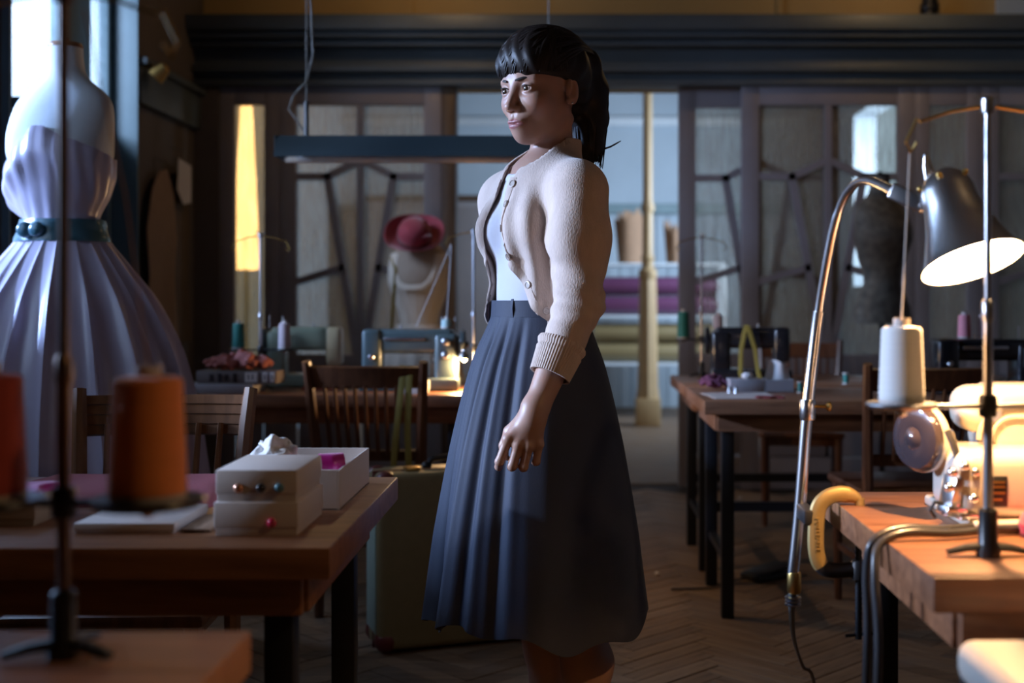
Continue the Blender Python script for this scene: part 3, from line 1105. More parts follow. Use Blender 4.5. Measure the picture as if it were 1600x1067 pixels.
cp = [(-.47, -.0, .09), (-.50, -.01, .14), (-.535, -.01, .19), (-.52, -.01, .24), (-.47, 0, .30), (-.445, 0, .40), (-.45, 0, .55), (-.47, 0, .80), (-.46, 0, 1.2), (-.47, 0, 1.68)]
MB().tube(cp, .004, 6).build('cable', M['wire'], lm)

wl = thing('wall_lamp', 'small brass wall lamp above the hanging paper patterns', 'wall lamp', (LX, 6.05, 2.24))
MB().lathe([(.045, 0), (.045, .012), (.02, .02), (0, .022)], 20, Matrix.Rotation(R(90), 4, 'Y')).build('wall_plate', M['brass'], wl)
MB().tube([(.02, 0, 0), (.07, 0, .02), (.10, 0, -.0)], .008, 8).build('arm', M['brass'], wl)
MB().lathe([(.012, .05), (.03, .04), (.042, 0), (.048, -.03), (.044, -.03), (.036, 0), (.0, .03)], 24, Matrix.Translation((.11, 0, -.02)) @ Matrix.Rotation(R(50), 4, 'Y')).build('shade', M['brass'], wl)


def pattern(label, y, z0, outline, mt, off):
    t = thing('paper_pattern', label, 'paper pattern', (LX + off, y, z0), 0, 'paper patterns hung on the left wall')
    mb = MB()
    mb.prism([(a, b) for a, b in outline], -.002, .002, Matrix.Rotation(R(90), 4, 'Z'))
    mb.build('sheet', mt, t, smooth=False)
    MB().tube([(0, 0, outline[0][1]), (0.0, .01, outline[0][1] + .05), (-off + .002, .01, outline[0][1] + .07)], .003, 6).build('hook', M['wire'], t)
    return t


OUT = [(-.05, .95), (.06, .97), (.16, .86), (.22, .62), (.18, .40), (.26, .0), (-.24, -.02), (-.2, .42), (-.24, .64), (-.16, .85)]
pattern('brown paper bodice pattern hanging lowest on the dark left wall', 6.28, .80, OUT, M['kraft'], .05)
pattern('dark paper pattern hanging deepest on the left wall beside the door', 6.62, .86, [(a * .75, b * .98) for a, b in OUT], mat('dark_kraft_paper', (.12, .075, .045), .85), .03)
pattern('small pale paper sheet pinned over the brown patterns', 6.55, 1.62, [(-.10, .22), (.12, .20), (.11, .0), (-.02, -.02), (-.12, .05)], M['white_card'], .075)

# unseen pendant lamps added to warm the ochre wall and the nearest left table
for x, y_, z_, pw_, lab in ((-.75, 6.25, 2.98, 5.5, 'added unseen left pendant lamp lighting the ochre wall above the cornice'), (1.85, 6.25, 2.98, 5.5, 'added unseen right pendant lamp lighting the ochre wall above the cornice'),
                            (1.25, .95, 2.25, 19, 'added unseen pendant lamp at the near right, lighting the left foreground')):
    pd = thing('added_pendant_lamp', lab, 'lamp', (x, y_, z_), 0, 'added pendant lamps out of view')
    MB().cyl((0, 0, .08), (0, 0, 3.315 - z_), .003, n=6).build('cord', M['wire'], pd)
    MB().lathe([(.012, .04), (.016, .05), (.016, .085), (.006, .095)], 14).build('lamp_holder', M['brass'], pd)
    deep = z_ < 2.5
    MB().lathe([(.020, .088), (.05, .075), (.10, .045), (.118, -.100), (.115, -.100), (.097, .042), (.05, .068), (.018, .08)] if deep else [(.020, .088), (.05, .075), (.10, .045), (.098, .042), (.05, .068), (.018, .08)], 28, closed=False).build('shade', M['lamp_teal'] if deep else M['cream_enamel'], pd)
    MB().ell((0, 0, .01), (.028, .028, .035), u=16, v=10).build('bulb', mat('added_pendant_bulb', (1, .9, .7), .5, emit=(1, .68, .34), es=8), pd)
    q = bpy.data.lights.new('added_pendant_light', 'POINT')
    q.energy = pw_
    q.color = (1, .64, .32)
    q.shadow_soft_size = .04
    qo = bpy.data.objects.new('added_pendant_light', q)
    COL.objects.link(qo)
    qo.parent = pd
    qo.location = (0, 0, -.035)

# tall lit paper lamp behind the narrow side glass
fl = thing('column_lamp', 'tall lit paper column lamp glowing behind the narrow door glass', 'floor lamp', (-2.06, 7.75, 0))
MB().lathe([(.14, 0), (.14, .02), (.03, .035), (.014, .05), (.014, 1.3)], 20).build('base', M['steel_black'], fl)
MB().lathe([(.075, 1.28), (.072, 1.55), (.055, 1.95), (.034, 2.35)], 28, closed=False).build('shade', M['lit_shade'], fl)
pl = bpy.data.lights.new('column_lamp_bulb', 'POINT')
pl.energy = 9
pl.color = (1, .62, .28)
pl.shadow_soft_size = .05
po = bpy.data.objects.new('column_lamp_bulb', pl)
COL.objects.link(po)
po.parent = fl
po.location = (0, 0, 2.40)


# ================================================================== THINGS ON THE TABLES
def cone_spool(label, loc, r, h, mt, group='thread spools', core='white_card'):
    t = thing('thread_spool', label, 'thread spool', loc, 0, group)
    n = 26
    prof = [(r * .96, .004)]
    for i in range(n + 1):
        k = i / n
        prof.append((r * (1 - .12 * k) * (1 + .010 * math.sin(k * 95)), .006 + (h - .018) * k))
    prof += [(r * .80, h - .008), (r * .35, h - .006)]
    MB().lathe(prof, 32).build('winding', mt, t)
    MB().lathe([(r * .98, 0), (r * .98, .005), (r * .4, .005), (r * .36, h - .002), (r * .36, h + .004), (r * .30, h + .004), (r * .28, 0)], 28).build('cone_core', M[core], t)
    return t


def thread_stand(label, loc, rz, height, plate_z, arms, metal, plate_mt, base='tri', pr=.05, guide=True):
    """post on a weighted foot, spool plates on side arms, thread guide on top"""
    t = thing('thread_stand', label, 'thread stand', loc, rz)
    MB().lathe([(.016, 0), (.017, .012), (.013, .02), (.0125, .062), (.009, .066)], 18).build('socket', M['black_plastic'], t)
    for a in ((R(200), R(-20), R(80)) if base == 'tri' else (R(180), R(0))):
        MB().tube([(0, 0, .014), (.030 * math.cos(a), .030 * math.sin(a), .012), (.055 * math.cos(a), .055 * math.sin(a), .006)], [.010, .008, .006], 8, flat=(.7, 1.2)).build('foot', M['black_plastic'], t)
    MB().cyl((0, 0, .05), (0, 0, plate_z + .13), .0065, n=12).build('post', metal, t)
    MB().cyl((0, 0, plate_z + .12), (0, 0, height), .0050, n=12).build('post', metal, t)
    MB().lathe([(.0075, plate_z + .115), (.0085, plate_z + .12), (.0085, plate_z + .14), (.0055, plate_z + .145)], 14).build('joint', metal, t)
    MB().lathe([(.011, plate_z - .014), (.012, plate_z - .010), (.012, plate_z + .012), (.010, plate_z + .016)], 16).build('hub', M['black_plastic'], t)
    for ax in arms:
        MB().box((ax / 2, 0, plate_z), (abs(ax), .012, .007), bev=.002).build('arm', plate_mt, t)
        pm = Matrix.Translation((ax, 0, plate_z))
        MB().lathe([(.0, -.003), (pr * .9, -.003), (pr, .002), (pr * .97, .005), (.012, .0045), (.006, .005), (.004, .05), (0, .052)], 32, pm).build('spool_plate', plate_mt, t)
        MB().ell((ax, 0, plate_z - .008), (.008, .008, .007), u=12, v=8).build('screw', M['chrome'], t)
    if guide:
        g = MB().lathe([(.009, height - .022), (.0095, height - .018), (.0095, height - .004), (.006, height)], 14)
        g.build('guide_clamp', metal, t)
        for s in (-1, 1):
            MB().tube([(0, 0, height - .012), (s * .05, 0, height - .02), (s * .092, 0, height - .034), (s * .096, 0, height - .030), (s * .112, -.004, height - .062), (s * .104, .004, height - .075), (s * .096, 0, height - .062)], .0022, 6).build('guide_wire', M['brass'], t)
            MB().tube([(s * .004, 0, height - .012), (s * .016, 0, height + .002)], .0016, 6).build('guide_hook', metal, t)
    return t


# --- nearest table, left
s0 = Vector((-.493, 1.185, TZ))
thread_stand('blurred thread stand on the nearest left table', s0, 0, .66, .150, (.082, -.075), mat('brown_steel', (.20, .12, .08), .35, .8), M['black_plastic'], pr=.055)
cone_spool('big blurred orange cone of thread in the left foreground', s0 + Vector((.082, 0, .155)), .0375, .125, M['orange_thread'])
cone_spool('blurred rust-red cone of thread at the left edge', s0 + Vector((-.075, 0, .155)), .037, .128, M['rust_thread'])
tg = MB().tube([(s0.x + .082, s0.y, 1.035), (s0.x + .06, s0.y, 1.2), (s0.x + .02, s0.y, 1.38)], .0008, 5)
tag(tg.build('loose_thread', M['thread_line']), 'thin orange thread running up from the orange cone', 'thread')

# --- table with the white boxes
def lid_box(label, x0, x1, y0, y1, z0, h, mt, lid=True, group=None, name='card_box'):
    t = thing(name, label, 'box', ((x0 + x1) / 2, (y0 + y1) / 2, z0), 0, group)
    W, D = x1 - x0, y1 - y0
    if lid:
        MB().box((0, 0, h / 2 - .003), (W - .004, D - .004, h - .006), bev=.001).build('body', mt, t)
        MB().box((0, 0, h * .62), (W, D, h * .76), bev=.002).build('lid', mt, t)
    else:
        e = .003
        MB().box((0, 0, e / 2), (W, D, e)).build('bottom', mt, t, smooth=False)
        for s in (-1, 1):
            MB().box((s * (W / 2 - e / 2), 0, h / 2), (e, D, h), bev=.0008).build('side', mt, t, smooth=False)
            MB().box((0, s * (D / 2 - e / 2), h / 2), (W - 2 * e, e, h), bev=.0008).build('side', mt, t, smooth=False)
    return t


bx1 = lid_box('lower white card button box with a red bead on its front', -.522, -.398, 1.783, 1.965, TZ, .050, M['white_card'])
bx2 = lid_box('upper white card button box with three beads on its front', -.520, -.400, 1.786, 1.960, TZ + .050, .047, M['white_card'])
bead = dict(copper=mat('copper_bead', (.70, .36, .24), .25, .7), black=mat('jet_bead', (.02, .02, .022), .15, coat=1), blue=mat('blue_green_bead', (.10, .20, .24), .15, .4, coat=1), red=mat('ruby_bead', (.45, .01, .05), .15, coat=1))
for px, c, b in ((373, 'copper', bx2), (408, 'black', bx2), (437, 'blue', bx2), (425, 'red', bx1)):
    z = .021 if b is bx2 else .020
    x = (px - CX) / F * 1.783
    o = MB().ell((x - b.location.x, -.092, z), (.0075, .006, .0075), u=14, v=10).lathe([(.002, 0), (.0015, .02)], 8, Matrix.Translation((x - b.location.x, -.09, z))@Matrix.Rotation(R(-90), 4, 'X')).build('bead', bead[c], b)
tray = lid_box('open white card tray holding lace and a magenta ribbon', -.580, -.378, 2.000, 2.293, TZ, .067, M['white_card'], lid=False)


def crumple(name, label, cat, c, r, mt, seed=1, n=5, group=None):
    t = Sculpt(np.linspace(c[0] - r[0] * 1.5, c[0] + r[0] * 1.5, 44), np.linspace(c[1] - r[1] * 1.5, c[1] + r[1] * 1.5, 44), np.linspace(c[2] - r[2] * 1.4, c[2] + r[2] * 2.2, 40))
    rg = random.Random(seed)
    for k in range(n * 14):
        a = rg.uniform(0, 2 * PI)
        q = rg.uniform(.1, .95)
        t.ell((c[0] + r[0] * q * math.cos(a), c[1] + r[1] * q * math.sin(a), c[2] + r[2] * rg.uniform(-.1, .8) * (1.2 - q)),
              (r[0] * rg.uniform(.08, .24), r[1] * rg.uniform(.10, .26), r[2] * rg.uniform(.12, .40)), .10 * min(r), B=np.array(Euler((rg.uniform(-1, 1), rg.uniform(-1, 1), rg.uniform(0, 6))).to_matrix()))
    kx = 9 / min(r)
    t.op(lambda x, y, z: .05 * min(r) * np.sin(x * kx + 2 * np.sin(y * kx * .7)) * np.sin(y * kx * 1.1 + z * kx) + 0 * x * y * z, (-9, -9, -9), (9, 9, 9), mode='d')
    t.op(lambda x, y, z: (c[2] - r[2] * .4) - z + 0 * x * y, (-9, -9, -9), (9, 9, 9), mode='i')
    V, Fq = t.mesh()
    o = quads(name, V, Fq, mt)
    return tag(o, label, cat, group)


crumple('lace_bundle', 'crumpled white lace heaped in the open card tray', 'lace', (-.505, 2.10, TZ + .052), (.050, .060, .068), M['lace'], 3, 6)
crumple('lace_scrap', 'small white lace scrap beside the magenta ribbon', 'lace', (-.415, 2.18, TZ + .030), (.026, .05, .024), M['lace'], 8, 4)
rb = thing('ribbon_roll', 'curled magenta satin ribbon in the open card tray', 'ribbon', (-.405, 2.065, TZ + .064), R(25))
MB().grid(lambda u, v: Vector((-.020 + .040 * u, .026 * math.cos(4.4 * v + .6) * (1 - .25 * abs(2 * u - 1)), .022 * math.sin(4.4 * v + .6))), 9, 18, thick=.0015).build('loop', M['magenta'], rb)
MB().grid(lambda u, v: Vector((-.030 - .03 * v, -.018 + .03 * u, -.012 - .012 * v + .004 * math.sin(6 * v))), 5, 9, thick=.0012).build('tail', M['magenta'], rb)


def cloth(name, label, x0, x1, y0, y1, z, th, mt, amp=.006, seed=0, cat='fabric'):
    def f(u, v):
        e = min(u, 1 - u, v, 1 - v)
        x, y = x0 + (x1 - x0) * u, y0 + (y1 - y0) * v
        h = th * min(1, e * 14) + amp * (.5 + .5 * math.sin(u * 13 + seed + 3 * v)) * math.sin(PI * v) * min(1, e * 8)
        return Vector((x + .006 * math.sin(v * 9 + seed), y + .006 * math.sin(u * 11), z + .001 + h))
    mb = MB().grid(f, 40, 26)
    vs = mb.bm.verts[:]
    bmesh.ops.recalc_face_normals(mb.bm, faces=mb.bm.faces[:])
    r_ = bmesh.ops.extrude_edge_only(mb.bm, edges=[e for e in mb.bm.edges if e.is_boundary])
    nv = [q for q in r_['geom'] if isinstance(q, bmesh.types.BMVert)]
    for q in nv:
        q.co.z = z
    bmesh.ops.holes_fill(mb.bm, edges=[e for e in mb.bm.edges if e.is_boundary])
    return tag(mb.build(name, mt), label, cat)


cloth('folded_cloth', 'folded red dotted cloth on the table behind the orange spool', -1.02, -.60, 2.03, 2.36, TZ, .010, M['red_cloth'])
cb = lid_box('small tan card box at the left edge under the rust cone', -.935, -.818, 1.86, 2.0, TZ, .042, mat('tan_card', (.36, .26, .17), .8))
cloth('magenta_cloth', 'magenta cloth folded on the tan card box', -.93, -.825, 1.865, 1.99, TZ + .042, .008, M['magenta'], .003)
lid_box('flat white card box lying below the orange spool', -.735, -.585, 1.80, 1.97, TZ, .016, M['white_card'])
tri = MB().prism([(0, 0), (.10, 0), (.0, .0015), (0, .0015)], 0, .13)
fo = lid_box('flat tan envelope beside the flat white box', -.58, -.535, 1.81, 1.93, TZ, .006, M['kraft'], name='paper_envelope')
tri.bm.free()

# --- sewing machines
def sewing_machine(label, loc, rz, mt, L=.38, Hm=.24, head_mt=None, dark='dial', group='sewing machines', wheel='dial'):
    t = thing('sewing_machine', label, 'sewing machine', loc, rz, group)
    hm = head_mt or mt
    MB().box((0, 0, .024), (L, .17, .048), bev=.008, seg=3).build('bed', mt, t)
    pw = L * .24
    px = L / 2 - pw / 2 - .004
    MB().box((px, 0, Hm * .52), (pw, .115, Hm * .82), bev=.018, seg=4).build('pillar', mt, t)
    az0, az1 = Hm * .60, Hm
    MB().box((-.004, 0, (az0 + az1) / 2), (L - .03, .10, az1 - az0), bev=.020, seg=4).build('arm', mt, t)
    hw = L * .20
    hx = -L / 2 + hw / 2 + .006
    MB().box((hx, 0, Hm * .67), (hw, .112, Hm * .66), bev=.016, seg=4).build('head', hm, t)
    MB().box((px, -.059, Hm * .66), (pw * .62, .006, Hm * .34), bev=.002).build('front_plate', M[dark], t)
    MB().box((-.02, -.053, Hm * .84), (L * .42, .006, .012), bev=.002).build('trim_strip', M['steel'], t)
    for z in (.80, .58):
        MB().lathe([(.014, 0), (.014, .010), (.010, .013), (0, .013)], 18, Matrix.Translation((px, -.062, Hm * z)) @ Matrix.Rotation(R(90), 4, 'X')).build('dial', M['steel'], t)
    MB().lathe([(.012, 0), (.012, .008), (.008, .012), (0, .012)], 16, Matrix.Translation((hx, -.056, Hm * .55)) @ Matrix.Rotation(R(90), 4, 'X')).build('tension_dial', M['chrome'], t)
    MB().cyl((hx, 0, .075), (hx, 0, Hm * .36), .004, n=8).build('needle_bar', M['chrome'], t)
    MB().cyl((hx + .016, .004, .065), (hx + .016, .004, Hm * .36), .004, n=8).build('presser_bar', M['chrome'], t)
    MB().box((hx + .008, -.006, .056), (.030, .036, .006), bev=.002).build('presser_foot', M['chrome'], t)
    MB().box((hx, 0, .0495), (.07, .10, .002)).build('needle_plate', M['chrome'], t, smooth=False)
    MB().lathe([(.012, -.012), (.052, -.012), (.058, -.006), (.058, .006), (.050, .012), (.012, .012), (.010, .022), (0, .022)], 28, Matrix.Translation((L / 2 + .012, 0, Hm * .74)) @ Matrix.Rotation(R(90), 4, 'Y')).build('hand_wheel', M[wheel], t)
    for x in (px - .02, px + .03):
        MB().cyl((x, .01, Hm - .004), (x, .01, Hm + .045), .0025, n=8).build('spool_pin', M['steel'], t)
    MB().cyl((-L * .1, .0, Hm - .004), (-L * .1, .0, Hm + .014), .004, n=8).build('thread_guide', M['chrome'], t)
    return t


ma = Vector((P(642, 465, 4.62).x, 4.62, TZ))
m1 = sewing_machine('teal-grey sewing machine behind the dark slat-back chair', ma, R(2), M['teal_enamel'], .37, .232)
cone_spool('pale green cotton reel on the teal-grey machine', ma + Vector((.135, .015, .234)), .022, .040, mat('pale_green_thread', (.35, .45, .42), .7), 'small cotton reels')
# its own little work lamp
MB().lathe([(.010, .03), (.018, .022), (.024, 0), (.021, 0), (.012, .02)], 18, Matrix.Translation((.205, -.055, .12)), closed=False).build('lamp_shade', M['chrome'], m1)
MB().ell((.205, -.055, .120), .011, u=12, v=8).build('lamp_bulb', mat('small_glowing_bulb', (1, .8, .5), .5, emit=(1, .62, .25), es=40), m1)
MB().tube([(.185, -.03, .15), (.20, -.05, .155), (.205, -.055, .145)], .006, 8).build('lamp_arm', M['chrome'], m1)
ll = bpy.data.lights.new('machine_lamp_light', 'POINT')
ll.energy = 11
ll.color = (1, .60, .27)
ll.shadow_soft_size = .012
lo_ = bpy.data.objects.new('machine_lamp_light', ll)
COL.objects.link(lo_)
lo_.parent = m1
lo_.location = (.205, -.065, .095)
mbb = Vector((P(478, 465, 4.84).x, 4.84, TZ))
sewing_machine('pale green and cream sewing machine left of the teal-grey one', mbb, R(184), M['green_enamel'], .30, .235, M['yellow_enamel'])
mc = Vector((P(1172, 465, 5.18).x, 5.18, TZ))
sewing_machine('black sewing machine with tape measure near the glazed doors', mc, R(176), M['black_enamel'], .34, .225, wheel='black_enamel')
md = Vector((P(1540, 465, 4.46).x, 4.46, TZ))
m4 = sewing_machine('dark sewing machine with a pink spool, right of the white cone', md, R(3), M['black_enamel'], .40, .200, wheel='black_enamel')
cone_spool('pink cone of thread on the dark machine at right', md + Vector((-.075, .01, .202)), .024, .092, M['pink_thread'])
cone_spool('grey cone of thread beside the pink one on the dark machine', md + Vector((-.005, .012, .202)), .018, .092, M['mauve_thread'])
tp = MB().tube([(mc.x - .03, 5.13, .982), (mc.x - .03, 5.105, .975), (mc.x - .05, 5.10, .88), (mc.x - .055, 5.085, .785), (mc.x - .05, 5.06, .756)], .009, 6, flat=(1, .1), twist0=(1, 0, 0))
tp.tube([(mc.x - .02, 5.13, .984), (mc.x - .02, 5.105, .977), (mc.x + .01, 5.10, .88), (mc.x + .02, 5.085, .785), (mc.x + .025, 5.06, .756)], .009, 6, flat=(1, .1), twist0=(1, 0, 0))
tag(tp.build('tape_measure', M['tape']), 'yellow tape measure hanging over the black sewing machine', 'tape measure')

# --- thread stands further back
c1 = Vector((P(407, 465, 4.665).x, 4.665, TZ))
thread_stand('thin steel thread stand beside the pale green machine', c1, 0, .600, .150, (-.085, .092), M['steel'], M['black_plastic'], pr=.036)
cone_spool('teal cone of thread on the stand beside the pale green machine', c1 + Vector((-.085, 0, .155)), .024, .104, M['teal_thread'])
cone_spool('mauve cone of thread on the stand beside the pale green machine', c1 + Vector((.092, 0, .155)), .024, .104, M['mauve_thread'])
c2 = Vector((P(740, 465, 4.86).x, 4.86, TZ))
thread_stand('bright steel thread stand just left of the woman', c2, 0, .625, .150, (.08,), M['steel'], M['black_plastic'], pr=.036, guide=True)
c3 = Vector((P(1096, 465, 5.38).x, 5.38, TZ))
thread_stand('dark thread stand by the black sewing machine', c3, 0, .63, .165, (-.080, .076), M['steel'], M['black_plastic'], pr=.036)
cone_spool('teal cone of thread on the stand by the black machine', c3 + Vector((-.080, 0, .170)), .028, .125, M['teal_thread'])
cone_spool('pale mauve cone of thread on the stand by the black machine', c3 + Vector((.076, 0, .170)), .022, .110, M['mauve_thread'])
th = MB()
th.tube([(ma.x + .135, ma.y + .015, TZ + .275), (P(705, 382, 4.7))], .0012, 5).tube([P(705, 382, 4.7), (ma.x + .02, ma.y, TZ + .24)], .0012, 5)
tag(th.build('loose_thread', M['paper']), 'pale thread running up from the reel on the teal-grey machine', 'thread')

# --- back left table: boxes, lace
lid_box('flat grey box under the labelled box on the back left table', -1.405, -1.155, 4.44, 4.62, TZ, .034, M['grey_card'])
lb = lid_box('labelled card box under the dusty pink lace', -1.37, -1.075, 4.46, 4.60, TZ + .034, .046, mat('dark_label_card', (.16, .13, .12), .7))
for x, w_ in ((.055, .045), (.105, .018), (.132, .016)):
    MB().box((x, -.0716, .024), (w_, .002, .036)).build('paper_label', M['paper'], lb, smooth=False)
for i, x in enumerate((-.09, -.06, -.035, -.005)):
    MB().box((x, -.0716, .022), (.016, .002, .026 + .006 * (i % 2))).build('printed_mark', M['steel_black'], lb, smooth=False)
for x in (.045, .060, .105, .132):
    MB().box((x, -.0728, .025), (.004, .001, .020)).build('printed_mark', M['steel_black'], lb, smooth=False)
crumple('pink_lace_heap', 'heap of dusty pink lace on the labelled box', 'lace', (-1.235, 4.53, TZ + .102), (.125, .065, .055), M['lace_pink'], 5, 7)
cloth('red_offcut', 'rust-red cloth offcut lying behind the dark chair rail', -1.02, -.88, 4.60, 4.74, TZ, .018, mat('rust_cloth', (.34, .07, .04), .85), .006)
crumple('paper_scrap', 'crumpled white paper on the bed of the teal-grey machine', 'paper', (ma.x - .055, ma.y - .05, TZ + .062), (.026, .02, .020), M['paper'], 11, 3)
lid_box('small cream card box in front of the teal-grey machine', ma.x - .01, ma.x + .085, 4.43, 4.50, TZ, .045, M['white_card'])
bb = lid_box('brown card box with white lace at the right end of the back left table', -.560, -.445, 4.88, 5.00, TZ, .085, M['kraft'])
crumple('lace_roll', 'white lace lying on the brown card box behind the woman', 'lace', (-.502, 4.94, TZ + .095), (.05, .045, .028), M['lace'], 14, 4)

# --- right tables
crumple('plum_cloth', 'small plum cloth bundle at the table corner right of the woman', 'fabric', (.545, 4.62, TZ + .020), (.065, .055, .040), mat('plum_cloth', (.13, .03, .06), .85), 21, 5)
lid_box('dark grey card box beside the plum bundle', .595, .722, 4.50, 4.62, TZ, .046, M['grey_card'], group='grey card boxes')
gb = lid_box('open grey card box with white tissue standing in it', .726, .830, 4.50, 4.60, TZ, .046, M['grey_card'], lid=False, group='grey card boxes')
tis = MB()
for k, (dx, ty) in enumerate(((-.004, .012), (.004, -.012))):
    tis.grid(lambda u, v, dx=dx, ty=ty: Vector((.730 + .096 * u + dx * (1 - 2 * v) + (.012 * (1 - 2 * u)) * v, 4.55 + ty + .008 * math.sin(u * 7) * v - .03 * (v - .3) * (1 if ty < 0 else -1) * .6, TZ + .008 + (.100 + .008 * math.sin(u * 5)) * v)), 16, 8)
tag(tis.build('white_tissue', M['paper']), 'white tissue paper standing in the open grey box', 'tissue paper')


def reel(label, loc, r, h, mt):
    t = thing('cotton_reel', label, 'cotton reel', loc, 0, 'small cotton reels')
    MB().lathe([(r * .78, .005), (r * .82, h * .5), (r * .78, h - .005)], 20).build('winding', mt, t)
    MB().lathe([(r, 0), (r, .004), (r * .5, .0055), (r * .45, h - .0055), (r, h - .004), (r, h), (r * .3, h), (r * .3, 0)], 20).build('bobbin', M['white_card'], t)


reel('small green cotton reel beside the open grey box', (.848, 4.47, TZ), .012, .042, M['teal_thread'])
reel('small hot pink cotton reel beside the green one', (.874, 4.42, TZ), .013, .044, M['hotpink'])
reel('small teal reel standing alone at the far worktable', (1.12, 4.93, TZ), .014, .045, M['teal_thread'])
for i, px in enumerate((1140, 1149)):
    t = thing('thimble', ('left' if i == 0 else 'right') + ' one of the two steel thimbles on the paper sheets', 'thimble', ((px - CX) / F * 4.44, 4.44 - .02 * i, TZ + (.0015 if i else .0015)), 0, 'steel thimbles')
    MB().lathe([(.009, 0), (.0095, .003), (.008, .006), (.0065, .020), (.004, .024), (0, .025)], 18, closed=False).build('cup', M['chrome'], t)
    MB().lathe([(.0092, .0), (.0105, .001), (.0105, .003), (.009, .004)], 18, closed=False).build('rim', M['chrome'], t)
sh = MB().box((.610, 4.34, TZ + .0007), (.24, .26, .0014), rot=(0, 0, .10))
tag(sh.build('paper_sheet', M['paper'], smooth=False), 'pale pattern paper lying at the front of the right back table', 'paper')
cloth('red_scrap', 'small dark red cloth scrap on the pattern paper', .65, .74, 4.20, 4.27, TZ + .0015, .004, mat('dark_red_cloth', (.22, .03, .03), .85), .002)
pw = thing('pin_box', 'small white pincushion with pins on the dark grey box', 'pincushion', (.665, 4.55, TZ + .046), 0)
MB().ell((0, 0, .012), (.022, .018, .013), u=16, v=8).build('cushion', M['paper'], pw)
for a in (-.01, .004, .012):
    MB().cyl((a, 0, .02), (a * 1.5, -.004, .040), .0008, n=5).build('pin', M['chrome'], pw)
fp = thing('foot_pedal', 'black foot pedal on the parquet under the right tables', 'pedal', (.78, 4.78, 0), R(35))
MB().box((0, 0, .012), (.20, .11, .024), bev=.006).build('base', M['black_plastic'], fp)
MB().box((0, 0, .034), (.18, .10, .012), rot=(0, R(-7), 0), bev=.004).build('treadle', M['iron_dark'], fp)
MB().tube([(-.10, 0, .012), (-.2, .02, .006), (-.32, -.02, .006), (-.45, .05, .006)], .004, 6).build('cord', M['rubber'], fp)
for i, (px, py) in enumerate(((1027, 898), (1157, 780))):
    g = P(px, py, 2090 / (py - 465))
    t = tag(MB().grid(lambda u, v: Vector((.02 * (u - .5) + .004 * v, .03 * (v - .5), .003 + .006 * math.sin(3 * u + v))), 6, 6, thick=.0006).build('paper_crumb', M['paper']),
            ('near' if i == 0 else 'far') + ' white paper scrap on the parquet right of the woman', 'paper scrap', 'paper scraps on the floor')
    t.location = (g.x, g.y, .001)

# --- lit table at the right: thread stand, machine, lamp, clamp, cables
c4 = Vector((.566, 1.645, TZ))
thread_stand('steel thread stand carrying the white cone on the lit table', c4, 0, .622, .203, (-.117, .117), M['steel'], M['steel'], base='bar', pr=.048)
cone_spool('large white cone of thread beside the lit lamp', c4 + Vector((-.117, 0, .208)), .0305, .110, M['white_thread'])
wt = MB().tube([c4 + Vector((-.117, 0, .322)), c4 + Vector((-.113, 0, .40)), c4 + Vector((-.106, 0, .545))], .0010, 5)
tag(wt.build('loose_thread', M['paper']), 'white thread running up from the white cone to the guide wire', 'thread')

ov = thing('overlock_machine', 'cream overlock machine with a big hand wheel under the lamp', 'sewing machine', (.79, 1.93, TZ))
MB().box((.03, 0, .009), (.44, .26, .018), bev=.006, seg=3).build('bed', M['cream_enamel'], ov)
MB().box((.015, -.035, .068), (.445, .15, .104), bev=.024, seg=5).build('front_cover', M['white_enamel'], ov)
MB().box((.045, .035, .155), (.36, .12, .115), bev=.028, seg=5).build('upper_arm', M['cream_enamel'], ov)
MB().box((.035, .032, .178), (.41, .10, .075), rot=(0, R(-2), 0), bev=.03, seg=5).build('top_cover', M['cream_enamel'], ov)
def arch(r):
    return [(-.095 + r * math.cos(a) * 1.0, -.028, .128 + r * math.sin(a)) for a in [PI - PI / 2 * k / 8 for k in range(9)]] + [(-.02, -.028, .128 + r)]
MB().tube(arch(.055), .004, 6).build('moulded_ridge', M['cream_enamel'], ov)
MB().tube(arch(.035), .003, 6).build('moulded_ridge', M['cream_enamel'], ov)
Mw = Matrix.Translation((-.232, -.005, .128)) @ Matrix.Rotation(R(28), 4, 'Z') @ Matrix.Rotation(R(-90), 4, 'Y')
MB().lathe([(.0, -.006), (.046, -.006), (.052, 0), (.052, .010), (.047, .017), (.030, .021), (.018, .020), (.010, .026), (0, .027)], 40, Mw).build('hand_wheel', M['glass_dark'], ov)
MB().lathe([(.0465, -.010), (.0535, -.008), (.0545, .002), (.053, .006), (.050, -.004)], 40, Mw, closed=False).build('wheel_rim', M['cream_enamel'], ov)
MB().cyl(Mw @ Vector((0, 0, -.06)), Mw @ Vector((0, 0, 0)), .012, n=14).build('axle', M['steel'], ov)
mech = [((-.205, -.085, .055), (.030, .034, .05)), ((-.185, -.09, .098), (.018, .02, .03)), ((-.215, -.10, .030), (.036, .030, .016)), ((-.19, -.08, .022), (.05, .06, .012))]
for c, s in mech:
    MB().box(c, s, rot=(.1, .15, .3), bev=.003).build('looper_block', M['chrome'], ov)
for x, y, z in ((-.215, -.105, .088), (-.198, -.108, .098), (-.182, -.106, .088), (-.222, -.11, .066), (-.186, -.112, .050)):
    MB().ell((x, y, z), (.008, .008, .008), u=12, v=8).build('thread_knob', M['chrome'], ov)
MB().tube([(-.195, -.085, .09), (-.207, -.08, .13), (-.214, -.075, .148)], .006, 8, flat=(1, .5)).build('lever', M['steel'], ov)
MB().tube([(-.24, -.10, .02), (-.25, -.11, .032), (-.245, -.115, .045), (-.232, -.115, .042)], .003, 6).build('looper_wire', M['steel_black'], ov)
pt = MB().box((-.150, -.1108, .060), (.030, .002, .046), bev=.0006).build('maker_plate', M['iron_dark'], ov)
